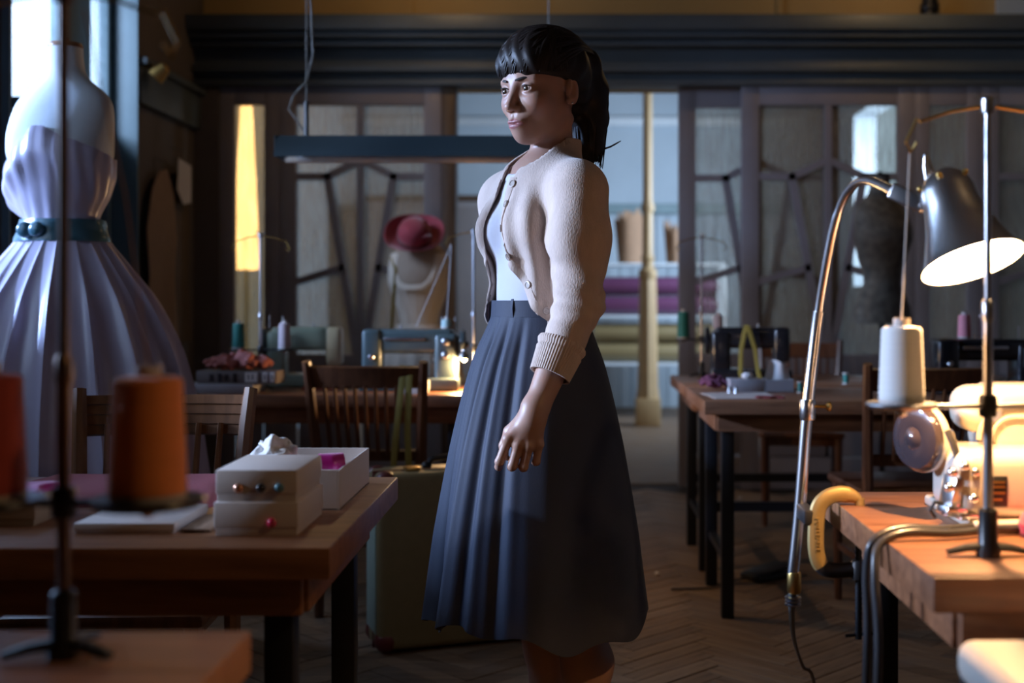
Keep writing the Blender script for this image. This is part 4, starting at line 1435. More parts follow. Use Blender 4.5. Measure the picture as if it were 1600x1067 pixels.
for z in (.074, .067, .058, .048):
    MB().box((-.150, -.1121, z), (.022 if z > .05 else .014, .001, .0035)).build('plate_print', M['brass'], pt, smooth=False)
pc = thing('pincushion', 'red round pincushion at the right edge on the lit table', 'pincushion', (.690, 1.775, TZ))
MB().lathe([(.020, 0), (.030, .006), (.034, .020), (.028, .034), (.014, .040), (0, .036)], 24).build('cushion', M['pincushion'], pc)
MB().lathe([(.022, 0), (.032, .002), (.032, .006), (.022, .008)], 24).build('base_ring', M['oxblood'], pc)

# desk lamp
Lp = [P(px, py, 2.12 - .27 * max(0, (px - 1277) / 119) ** 1.0) for px, py in ((1239, 900), (1250, 790), (1262, 640), (1277, 505), (1293, 405), (1306, 345), (1320, 308), (1336, 288), (1354, 282), (1374, 288), (1396, 299))]
base = P(1245, 840, 2.12)
dl = thing('desk_lamp', 'chrome gooseneck desk lamp lit over the right table', 'desk lamp', base)
loc_ = lambda p: Vector(p) - base
def catmull(pts, n=6):
    out = []
    for i in range(len(pts) - 1):
        p0, p1, p2, p3 = pts[max(i - 1, 0)], pts[i], pts[i + 1], pts[min(i + 2, len(pts) - 1)]
        for k in range(n):
            t = k / n
            out.append(.5 * ((2 * p1) + (p2 - p0) * t + (2 * p0 - 5 * p1 + 4 * p2 - p3) * t * t + (3 * p1 - p0 - 3 * p2 + p3) * t ** 3))
    return out + [pts[-1]]
pole = catmull([loc_(p) for p in Lp])
MB().tube(pole[:20], .0105, 16).build('lower_pole', M['chrome'], dl)
MB().tube(pole[12:], [.0085] * 20 + [.0075] * (len(pole) - 32), 16).build('gooseneck', M['chrome'], dl)
cz = loc_(P(1262, 640, 2.12))
MB().lathe([(.0125, -.018), (.0140, -.015), (.0140, .015), (.0125, .018)], 20, Matrix.Translation(cz)).build('collar', M['chrome'], dl)
MB().cyl(cz + Vector((.012, 0, .006)), cz + Vector((.032, -.004, .006)), .003, n=10).build('collar_screw', M['brass'], dl)
MB().ell(cz + Vector((.036, -.005, .006)), (.006, .008, .009), u=12, v=8).build('screw_knob', M['brass'], dl)
bz = loc_(P(1239, 900, 2.12))
MB().lathe([(.010, -.030), (.0125, -.026), (.0125, .004), (.011, .008)], 16, Matrix.Translation(bz + Vector((.002, 0, 0)))).build('end_ferrule', M['brass'], dl)
for k in range(3):
    MB().lathe([(.010, -.034 - .006 * k), (.0145, -.036 - .006 * k), (.0145, -.038 - .006 * k), (.010, -.040 - .006 * k)], 14, Matrix.Translation(bz)).build('clamp_ring', M['steel'], dl)
cab = catmull([loc_(P(px, py, 2.12)) for px, py in ((1238, 925), (1237, 960), (1241, 1000), (1254, 1040), (1275, 1085))] + [Vector((.06, 0, -.60 + .0)), Vector((.16, .05, -base.z + .008)), Vector((.5, .2, -base.z + .008))])
MB().tube(cab, [.0075 - .0045 * min(1, i / 14) for i in range(len(cab))], 10).build('cord', M['wire'], dl)
ax0, ax1 = loc_(P(1474, 282, 1.81)), loc_(P(1519, 408, 1.76))
axd = (ax1 - ax0).normalized()
Ms = Matrix.Translation(ax0) @ axd.to_track_quat('Z', 'Y').to_matrix().to_4x4()
Ls = (ax1 - ax0).length
prof = [(0, -.012), (.022, -.010), (.034, .002), (.040, .020), (.042, .045), (.051, .080), (.066, Ls - .014), (.073, Ls), (.075, Ls + .003)]
inn = [(.074, Ls + .003), (.0705, Ls), (.063, Ls - .014), (.048, .080), (.039, .045), (.037, .020), (0, .006)]
shd = MB().lathe(prof, 48, Ms, closed=False)
shd.build('shade', M['chrome'], dl)
MB().lathe(inn, 48, Ms, closed=False).build('shade_lining', M['shade_in'], dl)
MB().lathe([(0, .010), (.014, .012), (.014, .045), (.016, .045), (.022, .058), (.023, .070), (.018, .084), (0, .090)], 24, Ms).build('bulb', M['bulb'], dl)
for k in range(5):
    a = 2 * PI * k / 5
    MB().ell(Ms @ Vector((.036 * math.cos(a), .036 * math.sin(a), .004)), (.005, .005, .005), u=10, v=6).build('vent_rivet', M['brass'], dl)
br0, br1 = loc_(P(1392, 297, 1.85)), loc_(P(1447, 322, 1.825))
bq = (br1 - br0).normalized().to_track_quat('X', 'Z').to_euler()
MB().box((br0 + br1) / 2, ((br1 - br0).length, .020, .026), rot=bq, bev=.004, seg=3).build('bracket', M['steel'], dl)
MB().lathe([(.009, -.015), (.009, .015), (.0, .017)], 16, Matrix.Translation(br1 - Vector((.004, 0, 0))) @ Matrix.Rotation(R(90), 4, 'X')).build('pivot_screw', M['chrome'], dl)
k0 = Ms @ Vector((-.02, 0, -.010))
MB().tube([loc_(P(1452, 296, 1.82)), loc_(P(1447, 262, 1.82)), loc_(P(1446, 243, 1.82))], [.006, .0055, .003], 10).build('switch_key', M['chrome'], dl)
MB().tube([loc_(P(1460, 276, 1.82)), loc_(P(1452, 256, 1.82)), loc_(P(1446, 240, 1.82))], [.004, .004, .003], 8).build('switch_key', M['chrome'], dl)
MB().cyl(br1 + Vector((-.003, 0, 0)), ax0 + (ax1 - ax0) * .22, .006, n=10).build('pivot_arm', M['steel'], dl)
dlt = bpy.data.lights.new('desk_lamp_light', 'POINT')
dlt.energy = 30
dlt.color = (1, .55, .23)
dlt.shadow_soft_size = .012
do = bpy.data.objects.new('desk_lamp_light', dlt)
COL.objects.link(do)
do.parent = dl
do.location = ax0 + axd * (Ls - .026)

# gold G-clamp on the table edge
gc = thing('g_clamp', 'gold painted iron G-clamp on the corner of the lit table', 'clamp', (.455, 2.05, .58))
# C-shaped frame in the xz plane: rests on the table top, screw from below
C_ = [(.034, .1785), (.020, .186), (.0, .189), (-.022, .182), (-.036, .163), (-.040, .12), (-.038, .086), (-.028, .066), (-.008, .060), (.030, .062)]
pts = catmull([Vector((x, 0, z)) for x, z in C_])
i1 = int(len(pts) * .78)
MB().tube(pts[:i1], [.006 + .006 * min(1, i / 8) for i in range(i1)], 10, flat=(1.15, .75), twist0=(0, 0, 1)).build('frame', M['gold_paint'], gc)
MB().tube(pts[i1 - 1:], .0115, 10, flat=(1.15, .75), twist0=(0, 0, 1)).build('lower_arm', M['iron_dark'], gc)
MB().cyl((.034, 0, .1705), (.034, 0, .182), .0085, n=10).build('jaw_tip', M['gold_paint'], gc)
MB().lathe([(.012, 0), (.013, .004), (.013, .028), (.010, .032)], 12, Matrix.Translation((.032, 0, .046))).build('screw_boss', M['iron_dark'], gc)
sp_ = [(.006, -.055)] + [(.0052 + .0012 * (i % 2), -.05 + .17 * i / 40) for i in range(38)] + [(.005, .112)]
MB().lathe(sp_, 12, Matrix.Translation((.032, 0, 0))).build('screw', M['steel_black'], gc)
MB().lathe([(.012, .110), (.014, .114), (.012, .1245)], 14, Matrix.Translation((.032, 0, 0))).build('screw_pad', M['steel_black'], gc)
MB().cyl((.010, 0, -.050), (.056, 0, -.046), .003, n=8).build('screw_handle', M['steel_black'], gc)
fc = bpy.data.curves.new('MALLEABLE', 'FONT')
fc.body = 'MALLEABLE'
fc.size = .0112
fc.extrude = .0008
fc.align_x = 'CENTER'
fo_ = bpy.data.objects.new('raised_lettering', fc)
COL.objects.link(fo_)
dg = bpy.context.evaluated_depsgraph_get()
me = bpy.data.meshes.new_from_object(fo_.evaluated_get(dg))
COL.objects.unlink(fo_)
bpy.data.objects.remove(fo_)
lt = bpy.data.objects.new('raised_lettering', me)
me.materials.append(M['gold_paint'])
COL.objects.link(lt)
lt.parent = gc
lt.rotation_euler = (R(90), R(88), 0)
lt.location = (-.0425, -.0094, .122)
MB().box((-.050, .036, .150), (.022, .085, .026), bev=.004).build('pole_bracket', M['iron_dark'], gc)

def cable(label, off):
    e = .455
    pts = [Vector((.70, 1.815 + off, TZ + .010)), Vector((.62, 1.80 + off, TZ + .010)), Vector((.55, 1.775 + off, TZ + .009)), Vector((e + .03, 1.765 + off, TZ + .012)), Vector((e - .012, 1.755 + off, TZ - .004)),
           Vector((e - .022, 1.75 + off * 1.6, TZ - .05)), Vector((e - .020, 1.745 + off * 2, .60)), Vector((e - .028, 1.75 + off * 2, .35)), Vector((e - .02, 1.77 + off * 2, .12)), Vector((e + .03, 1.80 + off * 2, .012)), Vector((e + .2, 1.85 + off * 3, .008)), Vector((e + .6, 1.9 + off * 3, .008))]
    o = MB().tube(catmull(pts), .0062, 10).build('power_cable', M['rubber'])
    tag(o, label, 'cable', 'cables from the overlock machine')
cable('dark cable nearer to us draped over the edge of the lit table', -.016)
cable('dark cable farther from us draped over the edge of the lit table', .016)

# ---------------------------------------------------------------- back room: fabric rack
rk = thing('fabric_rack', 'low fabric rack behind the column in the back room', 'rack', (.78, 11.2, 0))
for x in (-.62, .62):
    for y in (-.2, .2):
        MB().box((x, y, .70), (.04, .04, 1.40)).build('upright', M['back_trim'], rk, smooth=False)
for z in (.50, .93, 1.40):
    MB().box((0, 0, z), (1.24, .46, .024)).build('shelf_board', M['back_trim'], rk, smooth=False)
def bolt(label, x, y, z, r, L, mt):
    t = thing('fabric_bolt', label, 'fabric bolt', (x, y, z + r), 0, 'bolts of satin on the back room rack')
    Mr = Matrix.Rotation(R(90), 4, 'Y')
    MB().lathe([(r * .3, -L / 2), (r * .97, -L / 2), (r, -L / 2 + .01), (r * .985, 0), (r, L / 2 - .01), (r * .97, L / 2), (r * .3, L / 2)], 28, Mr).build('roll', mt, t)
    MB().lathe([(r * .28, -L / 2 - .02), (r * .28, L / 2 + .02)], 12, Mr).build('core', M['white_card'], t)
for i, (z, y, mt, nm) in enumerate(((.942, -.10, 'purple_cloth', 'front lower purple'), (.942, .10, 'purple_dark', 'rear lower plum'), (1.118, -.10, 'purple_cloth', 'front upper purple'), (1.118, .10, 'purple_dark', 'rear upper plum'),
                                    (.512, -.10, 'yellow_cloth', 'front lower olive-gold'), (.512, .10, 'yellow_cloth', 'rear lower olive-gold'), (.688, -.10, 'yellow_cloth', 'front upper olive-gold'), (.688, .10, 'blue_cloth', 'rear upper pale blue'))):
    bolt(nm + ' satin bolt on the back room rack', .78, 11.2 + y, z, .087, 1.12, M[mt])
def bag(label, x, y, z, wd, h, seed):
    t = thing('paper_bag', label, 'paper bag', (x, y, z), seed * .7, 'brown paper bags on the fabric rack')
    rg = random.Random(seed)
    ph = [rg.uniform(0, 6) for _ in range(3)]
    def f(u, v):
        a = 2 * PI * u
        k = 1 + .25 * v + .05 * math.sin(5 * a + ph[0]) * v
        e = .025 * (1 if int(u * 24) % 2 else -1) if v > .99 else 0
        return Vector((wd * k * math.cos(a), .7 * wd * k * math.sin(a), .004 + h * v * (1 + .12 * math.sin(2 * a + ph[1])) + e))
    MB().grid(f, 48, 12, wrap=True, thick=.004).build('bag_wall', M['kraft'], t)
    MB().lathe([(wd * .98, 0), (wd * .98, .004), (0, .004)], 24, Matrix.Diagonal((1, .7, 1, 1))).build('bag_base', M['kraft'], t)
bag('brown paper bag with pinked edge left of the column', .57, 11.15, 1.412, .14, .42, 1)
bag('brown paper bag with pinked edge right of the column', .98, 11.15, 1.412, .13, .34, 2)
cab_ = thing('low_cupboard', 'dim low cupboard left in the back room behind the hanging lamp', 'cupboard', (-1.15, 11.6, 0))
MB().box((0, 0, 1.0), (1.5, .5, 2.0), bev=.01).build('body', M['grey_card'], cab_)
MB().box((0, 0, 2.03), (1.56, .54, .05), bev=.01).build('top_board', M['jamb'], cab_)
for s in (-1, 1):
    d_ = MB().box((s * .37, -.26, 1.0), (.70, .03, 1.88), bev=.006).build('cupboard_door', M['grey_card'], cab_)
    MB().ell((s * .06, -.285, 1.05), (.014, .014, .014), u=12, v=8).build('knob', M['brass'], d_)


# ================================================================== THE WOMAN
# local frame: x forward, y to her left, z up
person = thing('person', 'woman in cream cardigan and navy pleated skirt standing between the worktables', 'person', (-.065, 2.59, 0), R(-145))


def skin_mat():
    m, nt, b = _nodes('skin')
    at = nt.nodes.new('ShaderNodeAttribute')
    at.attribute_name = 'tone'
    mp = _coords(nt, (1, 1, 1))
    n = nt.nodes.new('ShaderNodeTexNoise')
    n.inputs['Scale'].default_value = 45
    n.inputs['Detail'].default_value = 6
    nt.links.new(mp.outputs[0], n.inputs['Vector'])
    mx = nt.nodes.new('ShaderNodeMix')
    mx.data_type = 'RGBA'
    mx.blend_type = 'MULTIPLY'
    mx.inputs['Factor'].default_value = .12
    nt.links.new(at.outputs['Color'], mx.inputs[6])
    nt.links.new(n.outputs['Color'], mx.inputs[7])
    nt.links.new(mx.outputs[2], b.inputs['Base Color'])
    b.inputs['Roughness'].default_value = .46
    b.inputs['Subsurface Weight'].default_value = .12
    b.inputs['Subsurface Radius'].default_value = (.010, .004, .002)
    b.inputs['Subsurface Scale'].default_value = .6
    return m


MS = skin_mat()
MH = Matrix.Translation((.0, .012, 1.536)) @ Matrix.Rotation(R(12), 4, 'Z') @ Matrix.Rotation(R(3), 4, 'Y')
RH = np.array(MH.to_3x3())
CH = np.array(MH.translation)


def hp(p):
    return RH @ np.array(p, dtype=float) + CH


def sides(p):
    return (p, (p[0], -p[1], p[2]))


xs = np.arange(-.215, .262, .0024)
ys_ = np.arange(-.27, .27, .0024)
zs_ = np.concatenate([np.arange(-.01, .72, .006), np.arange(.72, .90, .0025), np.arange(.90, 1.385, .005), np.arange(1.385, 1.70, .0018)])
S = Sculpt(xs, ys_, zs_)


def torso(S, off):
    S.ell((-.005, 0, 1.265), (.084 + off, .122 + off, .150 + off), .02)
    for s in (-1, 1):
        S.ell((.056, s * .055, 1.243), (.043 + off, .046 + off, .050 + off), .03)
        S.cap((-.034, s * .03, 1.356), (-.014, s * .115, 1.334), .028 + off, .034 + off, .035)
    S.ell((0, 0, 1.10), (.078 + off, .106 + off, .14 + off), .05)
    S.cap((-.012, -.122, 1.318), (-.012, .122, 1.318), .040 + off, .040 + off, .035)


def hips(S):
    S.ell((-.01, 0, .93), (.098, .140, .14), .05)


SHL, ELL_, WRL = np.array((0, .148, 1.322)), np.array((.030, .186, 1.085)), np.array((.1415, .194, .873))
SHR, ELR, WRR = np.array((0, -.148, 1.322)), np.array((-.075, -.185, 1.075)), np.array((-.085, -.205, .855))
torso(S, 0)
hips(S)
for a, b, c in ((SHL, ELL_, WRL), (SHR, ELR, WRR)):
    S.cap(a, b, .044, .036, .03)
    S.cap(b, b + (c - b) * .3, .037, .036, .02)
    S.cap(b + (c - b) * .3, c, .036, .0235, .02)
# legs
for s, kx in ((1, -.045), (-1, -.052)):
    hip, knee, ank = (-.01, s * .085, .88), (kx + .02, s * .080, .47), (kx - .02, s * .078, .095)
    S.cap(hip, knee, .078, .052, .03)
    S.cap(knee, (kx - .025, s * .079, .33), .050, .050, .03)
    S.cap((kx - .025, s * .079, .33), ank, .050, .030, .03)
    S.cap(ank, (kx + .09, s * .082, .025), .030, .022, .02)
    S.cap((kx + .09, s * .082, .025), (kx + .13, s * .084, .020), .024, .018, .02)
# neck
S.cap((-.030, .004, 1.330), hp((-.028, 0, -.050)), .048, .042, .02)
for s in (-1, 1):
    S.cap((.004, .010 + .010 * s, 1.352), hp((-.030, s * .046, -.060)), .009, .011, .015)


# hands: e_r image right, e_d down, e_c towards the camera
def hand(W, er, ed, ec):
    W, er, ed, ec = [np.array(q, dtype=float) for q in (W, er, ed, ec)]

    def q(r, d, c):
        return W + er * r + ed * d + ec * c
    mcp = [q(-.047, .046, .002), (q(-.0265, .056, .006)), q(-.007, .060, .005), q(.0125, .056, -.001)]
    pip = [q(-.062, .090, -.001), q(-.037, .098, .004), q(-.015, .100, .002), (q(.009, .090, -.004))]
    S.cap(W - ed * .012, q(-.004, .012, 0), .0235, .0225, .02)
    for i, m in enumerate(mcp):
        S.cap(q(-.012 + .006 * i, .008, 0), m, .0145, .0112 - .0006 * i, .012)
        S.ell(m + ec * .003, (.0098,) * 3, .006)
    for i in range(4):
        r = (.0088, .0090, .0086, .0076)[i]
        dip = pip[i] - ec * .018 + ed * (.012 if i == 0 else .004) - er * .002
        tip = dip - ec * .014 - ed * (.004 if i == 0 else .012)
        S.cap(mcp[i], pip[i], r + .0010, r, .004)
        S.ell(pip[i], (r * 1.04,) * 3, .003)
        S.cap(pip[i], dip, r, r * .92, .003)
        S.cap(dip, tip, r * .92, r * .82, .003)
    t0, t1, t2, t3 = q(-.022, .010, -.010), q(-.046, .034, -.022), q(-.056, .062, -.026), q(-.054, .084, -.028)
    S.cap(t0, t1, .0135, .0120, .010)
    S.cap(t1, t2, .0110, .0100, .005)
    S.cap(t2, t3, .0098, .0082, .004)


hand(WRL, (-.819, .574, 0), (.05, .0, -.9987), (.574, .819, 0))
hand(WRR, (-.90, -.43, 0), (.05, 0, -.9987), (.43, -.90, 0))


# head
def hell(c, r, k=.01, mode='u'):
    S.ell(hp(c), r, k, mode, RH.T)


def hcap(a, b, ra, rb, k=.01):
    S.cap(hp(a), hp(b), ra, rb, k)


hell((-.018, 0, .035), (.090, .071, .086))
hell((.022, 0, -.022), (.062, .055, .076), .03)
hell((.034, 0, .036), (.049, .058, .055), .03)
hell((.058, 0, -.0945), (.0185, .0175, .0145), .020)
hell((.066, 0, -.070), (.023, .027, .024), .022)
for s in (-1, 1):
    hcap((-.008, s * .043, -.040), (.047, s * .014, -.0930), .015, .0130, .022)
    hell((.052, s * .036, -.028), (.023, .022, .020), .028)
    hcap((.077, s * .012, .0190), (.066, s * .043, .0180), .0085, .0075, .014)
for s in (-1, 1):
    hell((.097, s * .0310, .000), (.021, .0180, .0105), .014, 's')
hcap((.0785, 0, .012), (.0985, 0, -.034), .0068, .0080, .012)
hell((.0995, 0, -.0375), (.0095, .0090, .0082), .006)
for s in (-1, 1):
    hell((.0890, s * .0102, -.0418), (.0100, .0056, .0060), .006)
    hell((.0925, s * .0058, -.0480), (.0050, .0034, .0028), .002, 's')
hell((.0842, 0, -.0668), (.0078, .0210, .0042), .006)
hell((.0825, 0, -.0764), (.0083, .0172, .0050), .006)
hell((.0945, 0, -.0714), (.0100, .0220, .0010), .003, 's')
hell((.0895, 0, -.0565), (.0040, .0030, .0070), .006, 's')
for s in (-1, 1):
    hell((.0705, s * .0310, -.001), (.0140, .0155, .0140), .004)
    hell((.0900, s * .0312, -.0014), (.0180, .0150, .0052), .0025, 's')
    hell((-.014, s * .0735, -.004), (.0185, .0075, .030), .006)
    hell((-.009, s * .0815, -.000), (.0108, .0075, .0200), .003, 's')
    hell((-.004, s * .0770, .003), (.0040, .0040, .0130), .003)
    hell((-.004, s * .0745, -.026), (.0080, .0055, .0080), .004)
Vb, Fb = S.mesh()
Vb = relax(Vb, Fb, 1, .35)
hl = (Vb - CH) @ RH
col = np.tile(np.array((.46, .262, .192)), (len(Vb), 1))
lip = ((hl[:, 1] / .0235) ** 2 + ((hl[:, 2] + .0716) / (.0112 - .0035 * np.clip(np.abs(hl[:, 1]) / .02, 0, 1))) ** 2)
lm_ = np.clip((1.15 - lip) / .3, 0, 1) * (hl[:, 0] > .066) * (np.abs(hl[:, 2] + .0716) < .014)
col += lm_[:, None] * (np.array((.37, .145, .135)) - col)
for s in (-1, 1):
    ck = np.exp(-(((hl[:, 0] - .06) / .03) ** 2 + ((hl[:, 1] - s * .04) / .02) ** 2 + ((hl[:, 2] + .034) / .018) ** 2))
    col += .3 * ck[:, None] * (np.array((.58, .26, .20)) - col)
body = quads('body', Vb, Fb, MS, person, col)
sub_part(body, 'bare skin of face, neck, forearm and legs')

# eyes, brows, lashes
eye_w = mat('eye_white', (.80, .78, .76), .12, coat=1, var=.03)
eye_i = mat('dark_iris', (.045, .022, .012), .1, coat=1, var=.3, scale=900)
eye_p = mat('pupil', (.004, .004, .004), .05, coat=1)
brow_m = mat('dark_brow_hair', (.020, .012, .009), .6)
for s in (-1, 1):
    Me = MH @ Matrix.Translation((.0702, s * .0310, -.001)) @ Matrix.Rotation(R(-5 + 2 * s), 4, 'Z') @ Matrix.Rotation(R(4), 4, 'Y') @ Matrix.Rotation(R(90), 4, 'Y')
    mb = MB().lathe([(.0123 * math.sin(PI * i / 16), -.0123 * math.cos(PI * i / 16)) if 0 < i < 16 else (0, -.0123 if i == 0 else .0123) for i in range(17)], 24, Me)
    e = mb.build('eye', eye_w, person)
    MB().lathe([(.0072, .0102), (.0066, .0109), (.0034, .0123), (0, .01265)], 24, Me).build('iris', eye_i, e)
    MB().lathe([(.0029, .01240), (.0018, .01270), (0, .01285)], 16, Me).build('pupil', eye_p, e)
    lash = [(.0705 + .0150 * math.cos(b) * 1.0, s * .0310 + s * .0150 * math.sin(b), .0002 + .0052 * math.cos(b * 1.35)) for b in np.linspace(-.95, 1.05, 12)]
    MB().tube([MH @ Vector(p) for p in lash], [.0004 + .0009 * math.sin(PI * i / 11) for i in range(12)], 6).build('eyelash', brow_m, person)
    bw = [Vector((.0925 - .35 * (abs(y) - .012) - 8.5 * (abs(y) - .012) ** 2, s * y, z)) for y, z in ((.0125, .0160), (.020, .0180), (.029, .0202), (.038, .0205), (.046, .0175))]
    MB().tube([MH @ p for p in bw], [.0018, .0028, .0028, .0023, .0010], 8, flat=(1, .8)).build('eyebrow', brow_m, person)
MB().ell(MH @ Vector((-.006, .0800, -.031)), .0026, u=10, v=8).build('earring', M['chrome'], person)

# hair
hair_m = mat('dark_brown_hair', (.016, .0105, .0085), .50, var=.5, scale=60, stretch=(1, 1, 1), aniso=.4)
hair_m.node_tree.nodes['Principled BSDF'].inputs['Specular IOR Level'].default_value = .28
SH = Sculpt(np.arange(-.26, .13, .0024), np.arange(-.115, .115, .0024), np.arange(-.21, .155, .0024))
SH.ell((-.022, 0, .046), (.100, .083, .086), .01)
SH.ell((.030, 0, .064), (.066, .070, .058), .03)
for s in (-1, 1):
    SH.ell((.048, s * .030, .052), (.038, .036, .034), .02)
SH.ell((-.02, 0, .095), (.075, .062, .042), .03)
hx_ = lambda x: np.interp(x, [-.26, -.07, -.040, -.024, .0, .03, .06, .13], [-.21, -.075, -.04, .010, .014, .020, .0275, .0290]).astype(np.float32)
SH.op(lambda x, y, z: hx_(x) + .004 * np.sin(y * 90 + 1) - .10 * np.maximum(0, -y) * (x > .03) - z, (-9, -9, -9), (9, 9, 9), mode='i')
SH.ell((-.075, 0, .0), (.035, .055, .055), .03)
pony = [(-.085, 0, .078), (-.122, .004, .062), (-.136, .006, .010), (-.136, .008, -.050), (-.132, .010, -.105), (-.130, .010, -.150)]
SH.chain([np.array(p) for p in pony], [.030, .040, .043, .040, .031, .008], .02)
SH.op(lambda x, y, z: .0012 * np.sin(240 * (y + .35 * z + .25 * x) + 3 * np.sin(30 * x)) + 0 * z, (-9, -9, -9), (9, 9, 9), mode='d')
Vh, Fh = SH.mesh()
Vh = relax(Vh, Fh, 2, .5)
quads('hair', Vh @ RH.T + CH, Fh, hair_m, person)


def hair_r(d, c=(-.01, 0, .03)):
    t = np.linspace(.16, .02, 120)
    p = np.array(c)[None] + t[:, None] * np.array(d)[None]
    idx = [np.clip(np.searchsorted(SH.ax[a], p[:, a]), 0, SH.f.shape[a] - 1) for a in range(3)]
    f = SH.f[idx[0], idx[1], idx[2]]
    w_ = np.argmax(f < 0)
    return t[w_] if f[w_] < 0 else .05


rg = random.Random(4)
lk = MB()


def lock(d0, d1, rad, n=12, lift=.001, bend=(0, 0, 0)):
    d0, d1 = np.array(d0, float), np.array(d1, float)
    pts, rr = [], []
    for i in range(n):
        t = i / (n - 1)
        d = d0 * (1 - t) + d1 * t + np.array(bend) * math.sin(PI * t)
        d /= np.linalg.norm(d)
        rr.append(hair_r(d))
        pts.append(d)
    rr = np.array(rr)
    for _ in range(2):
        rr[1:-1] = (rr[:-2] + rr[1:-1] + rr[2:]) / 3
    P_ = [MH @ Vector(np.array((-.01, 0, .03)) + pts[i] * (rr[i] + lift)) for i in range(n)]
    lk.tube(P_, [rad * (.35 + .65 * math.sin(PI * min(1, .15 + .85 * i / (n - 1)))) for i in range(n)], 6, flat=(.45, 1.2), twist0=tuple(MH.to_3x3() @ Vector(pts[0])))


for i in range(46):
    a = R(-72 + 150 * i / 45)
    e = Vector((math.cos(a), math.sin(a), rg.uniform(-.01, .045)))
    lock((.15 + rg.uniform(-.12, .1), .42 + rg.uniform(-.10, .10), .90), e, rg.uniform(.0035, .0060), bend=(.10, .10, .10))
for i in range(30):
    s = 1 if i % 2 else -1
    z0 = rg.uniform(-.02, .9)
    lock((.55 - .3 * z0, s * (.80 - .3 * z0), z0), (-1, s * .12, .42 + rg.uniform(-.15, .15)), rg.uniform(.004, .0065), bend=(0, s * .1, .1))
for i in range(70):
    a = rg.uniform(0, 2 * PI)
    q = rg.uniform(.5, 1.0)
    pts = []
    fl_ = rg.uniform(0, 1)
    for (x, y, z), r in zip(pony, (.028, .039, .043, .041, .036, .030)):
        pts.append(MH @ Vector((x + q * r * math.cos(a) * .98, y + q * r * math.sin(a), z - .012 * (1 - q))))
    ex, ey, ez = pony[-1]
    if fl_ > .93:
        pts[-1] = MH @ Vector((ex - .035, ey + .02, ez + .035))
        pts.append(MH @ Vector((ex - .075, ey + .03, ez + .052)))
    else:
        pts[-1] = MH @ Vector((ex + .8 * .030 * math.cos(a) + rg.uniform(-.01, .008), ey + .8 * .03 * math.sin(a), ez + rg.uniform(-.015, .045)))
    pts = catmull(pts, 4)
    n = len(pts)
    lk.tube(pts, [rg.uniform(.004, .006) * min(1, .2 + 1.6 * (1 - i / (n - 1))) for i in range(n)], 6, flat=(.6, 1.1))
lk.build('hair_locks', hair_m, person, ang=80)
MB().lathe([(.026, -.012), (.033, -.006), (.033, .006), (.026, .012)], 20, MH @ Matrix.Translation((-.098, .002, .073)) @ Matrix.Rotation(R(-70), 4, 'Y'), closed=False).build('hair_tie', brow_m, person)

# white top
ST = Sculpt(np.arange(-.14, .16, .0032), np.arange(-.18, .18, .0032), np.arange(1.0, 1.42, .0032))
torso(ST, .0045)
ST.op(lambda x, y, z: 1.03 - z + 0 * x * y, (-9, -9, -9), (9, 9, 9), mode='i')
ST.cap((-.022, 0, 1.365), (-.03, .004, 1.50), .074, .080, .01, 's')
ST.ell((.04, 0, 1.385), (.055, .050, .024), .01, 's')
Vt, Ft = ST.mesh()
quads('white_top', relax(Vt, Ft, 2), Ft, mat('white_jersey', (.60, .57, .60), .85, var=.05, bump=.15, bscale=300), person)

# cardigan
ca = (np.arange(-.20, .255, .0028), np.arange(-.285, .285, .0028), np.arange(.93, 1.46, .0028))
T, A = Sculpt(*ca), Sculpt(*ca)
torso(T, .0125)
T.ell((.0, 0, 1.06), (.093, .122, .09), .03)
T.cap((-.032, .004, 1.360), (-.040, .006, 1.424), .061, .055, .03)
CUFF = {}
for a, b, c in ((SHL, ELL_, WRL), (SHR, ELR, WRR)):
    sgn = 1 if a[1] > 0 else -1
    A.cap(a + (-.003, -.006 * sgn, -.008), a + (b - a) * .45, .061, .0585, .03)
    A.cap(a + (b - a) * .45, b, .0585, .0485, .03)
    A.cap(b, b + (c - b) * .75, .0480, .0370, .02)
dirs = [(b, (c - b) / np.linalg.norm(c - b), c) for b, c in ((ELL_, WRL), (ELR, WRR))]
gx, gy, gz = [q.astype(np.float32) for q in np.meshgrid(*ca, indexing='ij')]
# knitwear folds
phi = np.arctan2(gy, gx)
T.f += .0048 * np.sin(phi * 13 + 9 * (gz - 1.2) * np.sign(gy)) * np.clip((1.34 - gz) / .08, 0, 1) * (np.abs(gy) > .03)
T.f += .0016 * np.sin(phi * 29 + 20 * gz) * np.clip((1.14 - gz) / .06, 0, 1)
A.f += .0026 * np.sin(52 * (gz + .8 * gx) + 2.2 * np.sin(30 * gz + 20 * gy)) * np.clip((1.33 - gz) / .08, 0, 1)
A.f += .0022 * np.sin(150 * (gz - .5 * gx)) * np.exp(-((gz - 1.085) / .045) ** 2)
h_ = np.maximum(.022 - np.abs(T.f - A.f), 0) / .022
f = np.minimum(T.f, A.f) - h_ * h_ * .022 * .25
f = np.maximum(f, -(f + .0058))
HEM = 1.040
hem = HEM - .022 * np.clip((gx - .02) / .08, 0, 1)
f = np.maximum(f, -np.maximum(gz - hem, -(A.f - .012)))
for b, d, c in dirs:
    cc = b + (c - b) * .44
    dd = (gx - cc[0]) * d[0] + (gy - cc[1]) * d[1] + (gz - cc[2]) * d[2]
    near = np.sqrt((gx - c[0]) ** 2 + (gy - c[1]) ** 2 + (gz - c[2]) ** 2) - .20
    f = np.maximum(f, -np.maximum(np.maximum(-dd, near), A.f - .03))
OZ = [1.02, 1.06, 1.10, 1.17, 1.25, 1.31, 1.35, 1.40, 1.44]
YR_ = [-.080, -.076, -.070, -.062, -.052, -.040, -.032, -.034, -.04]
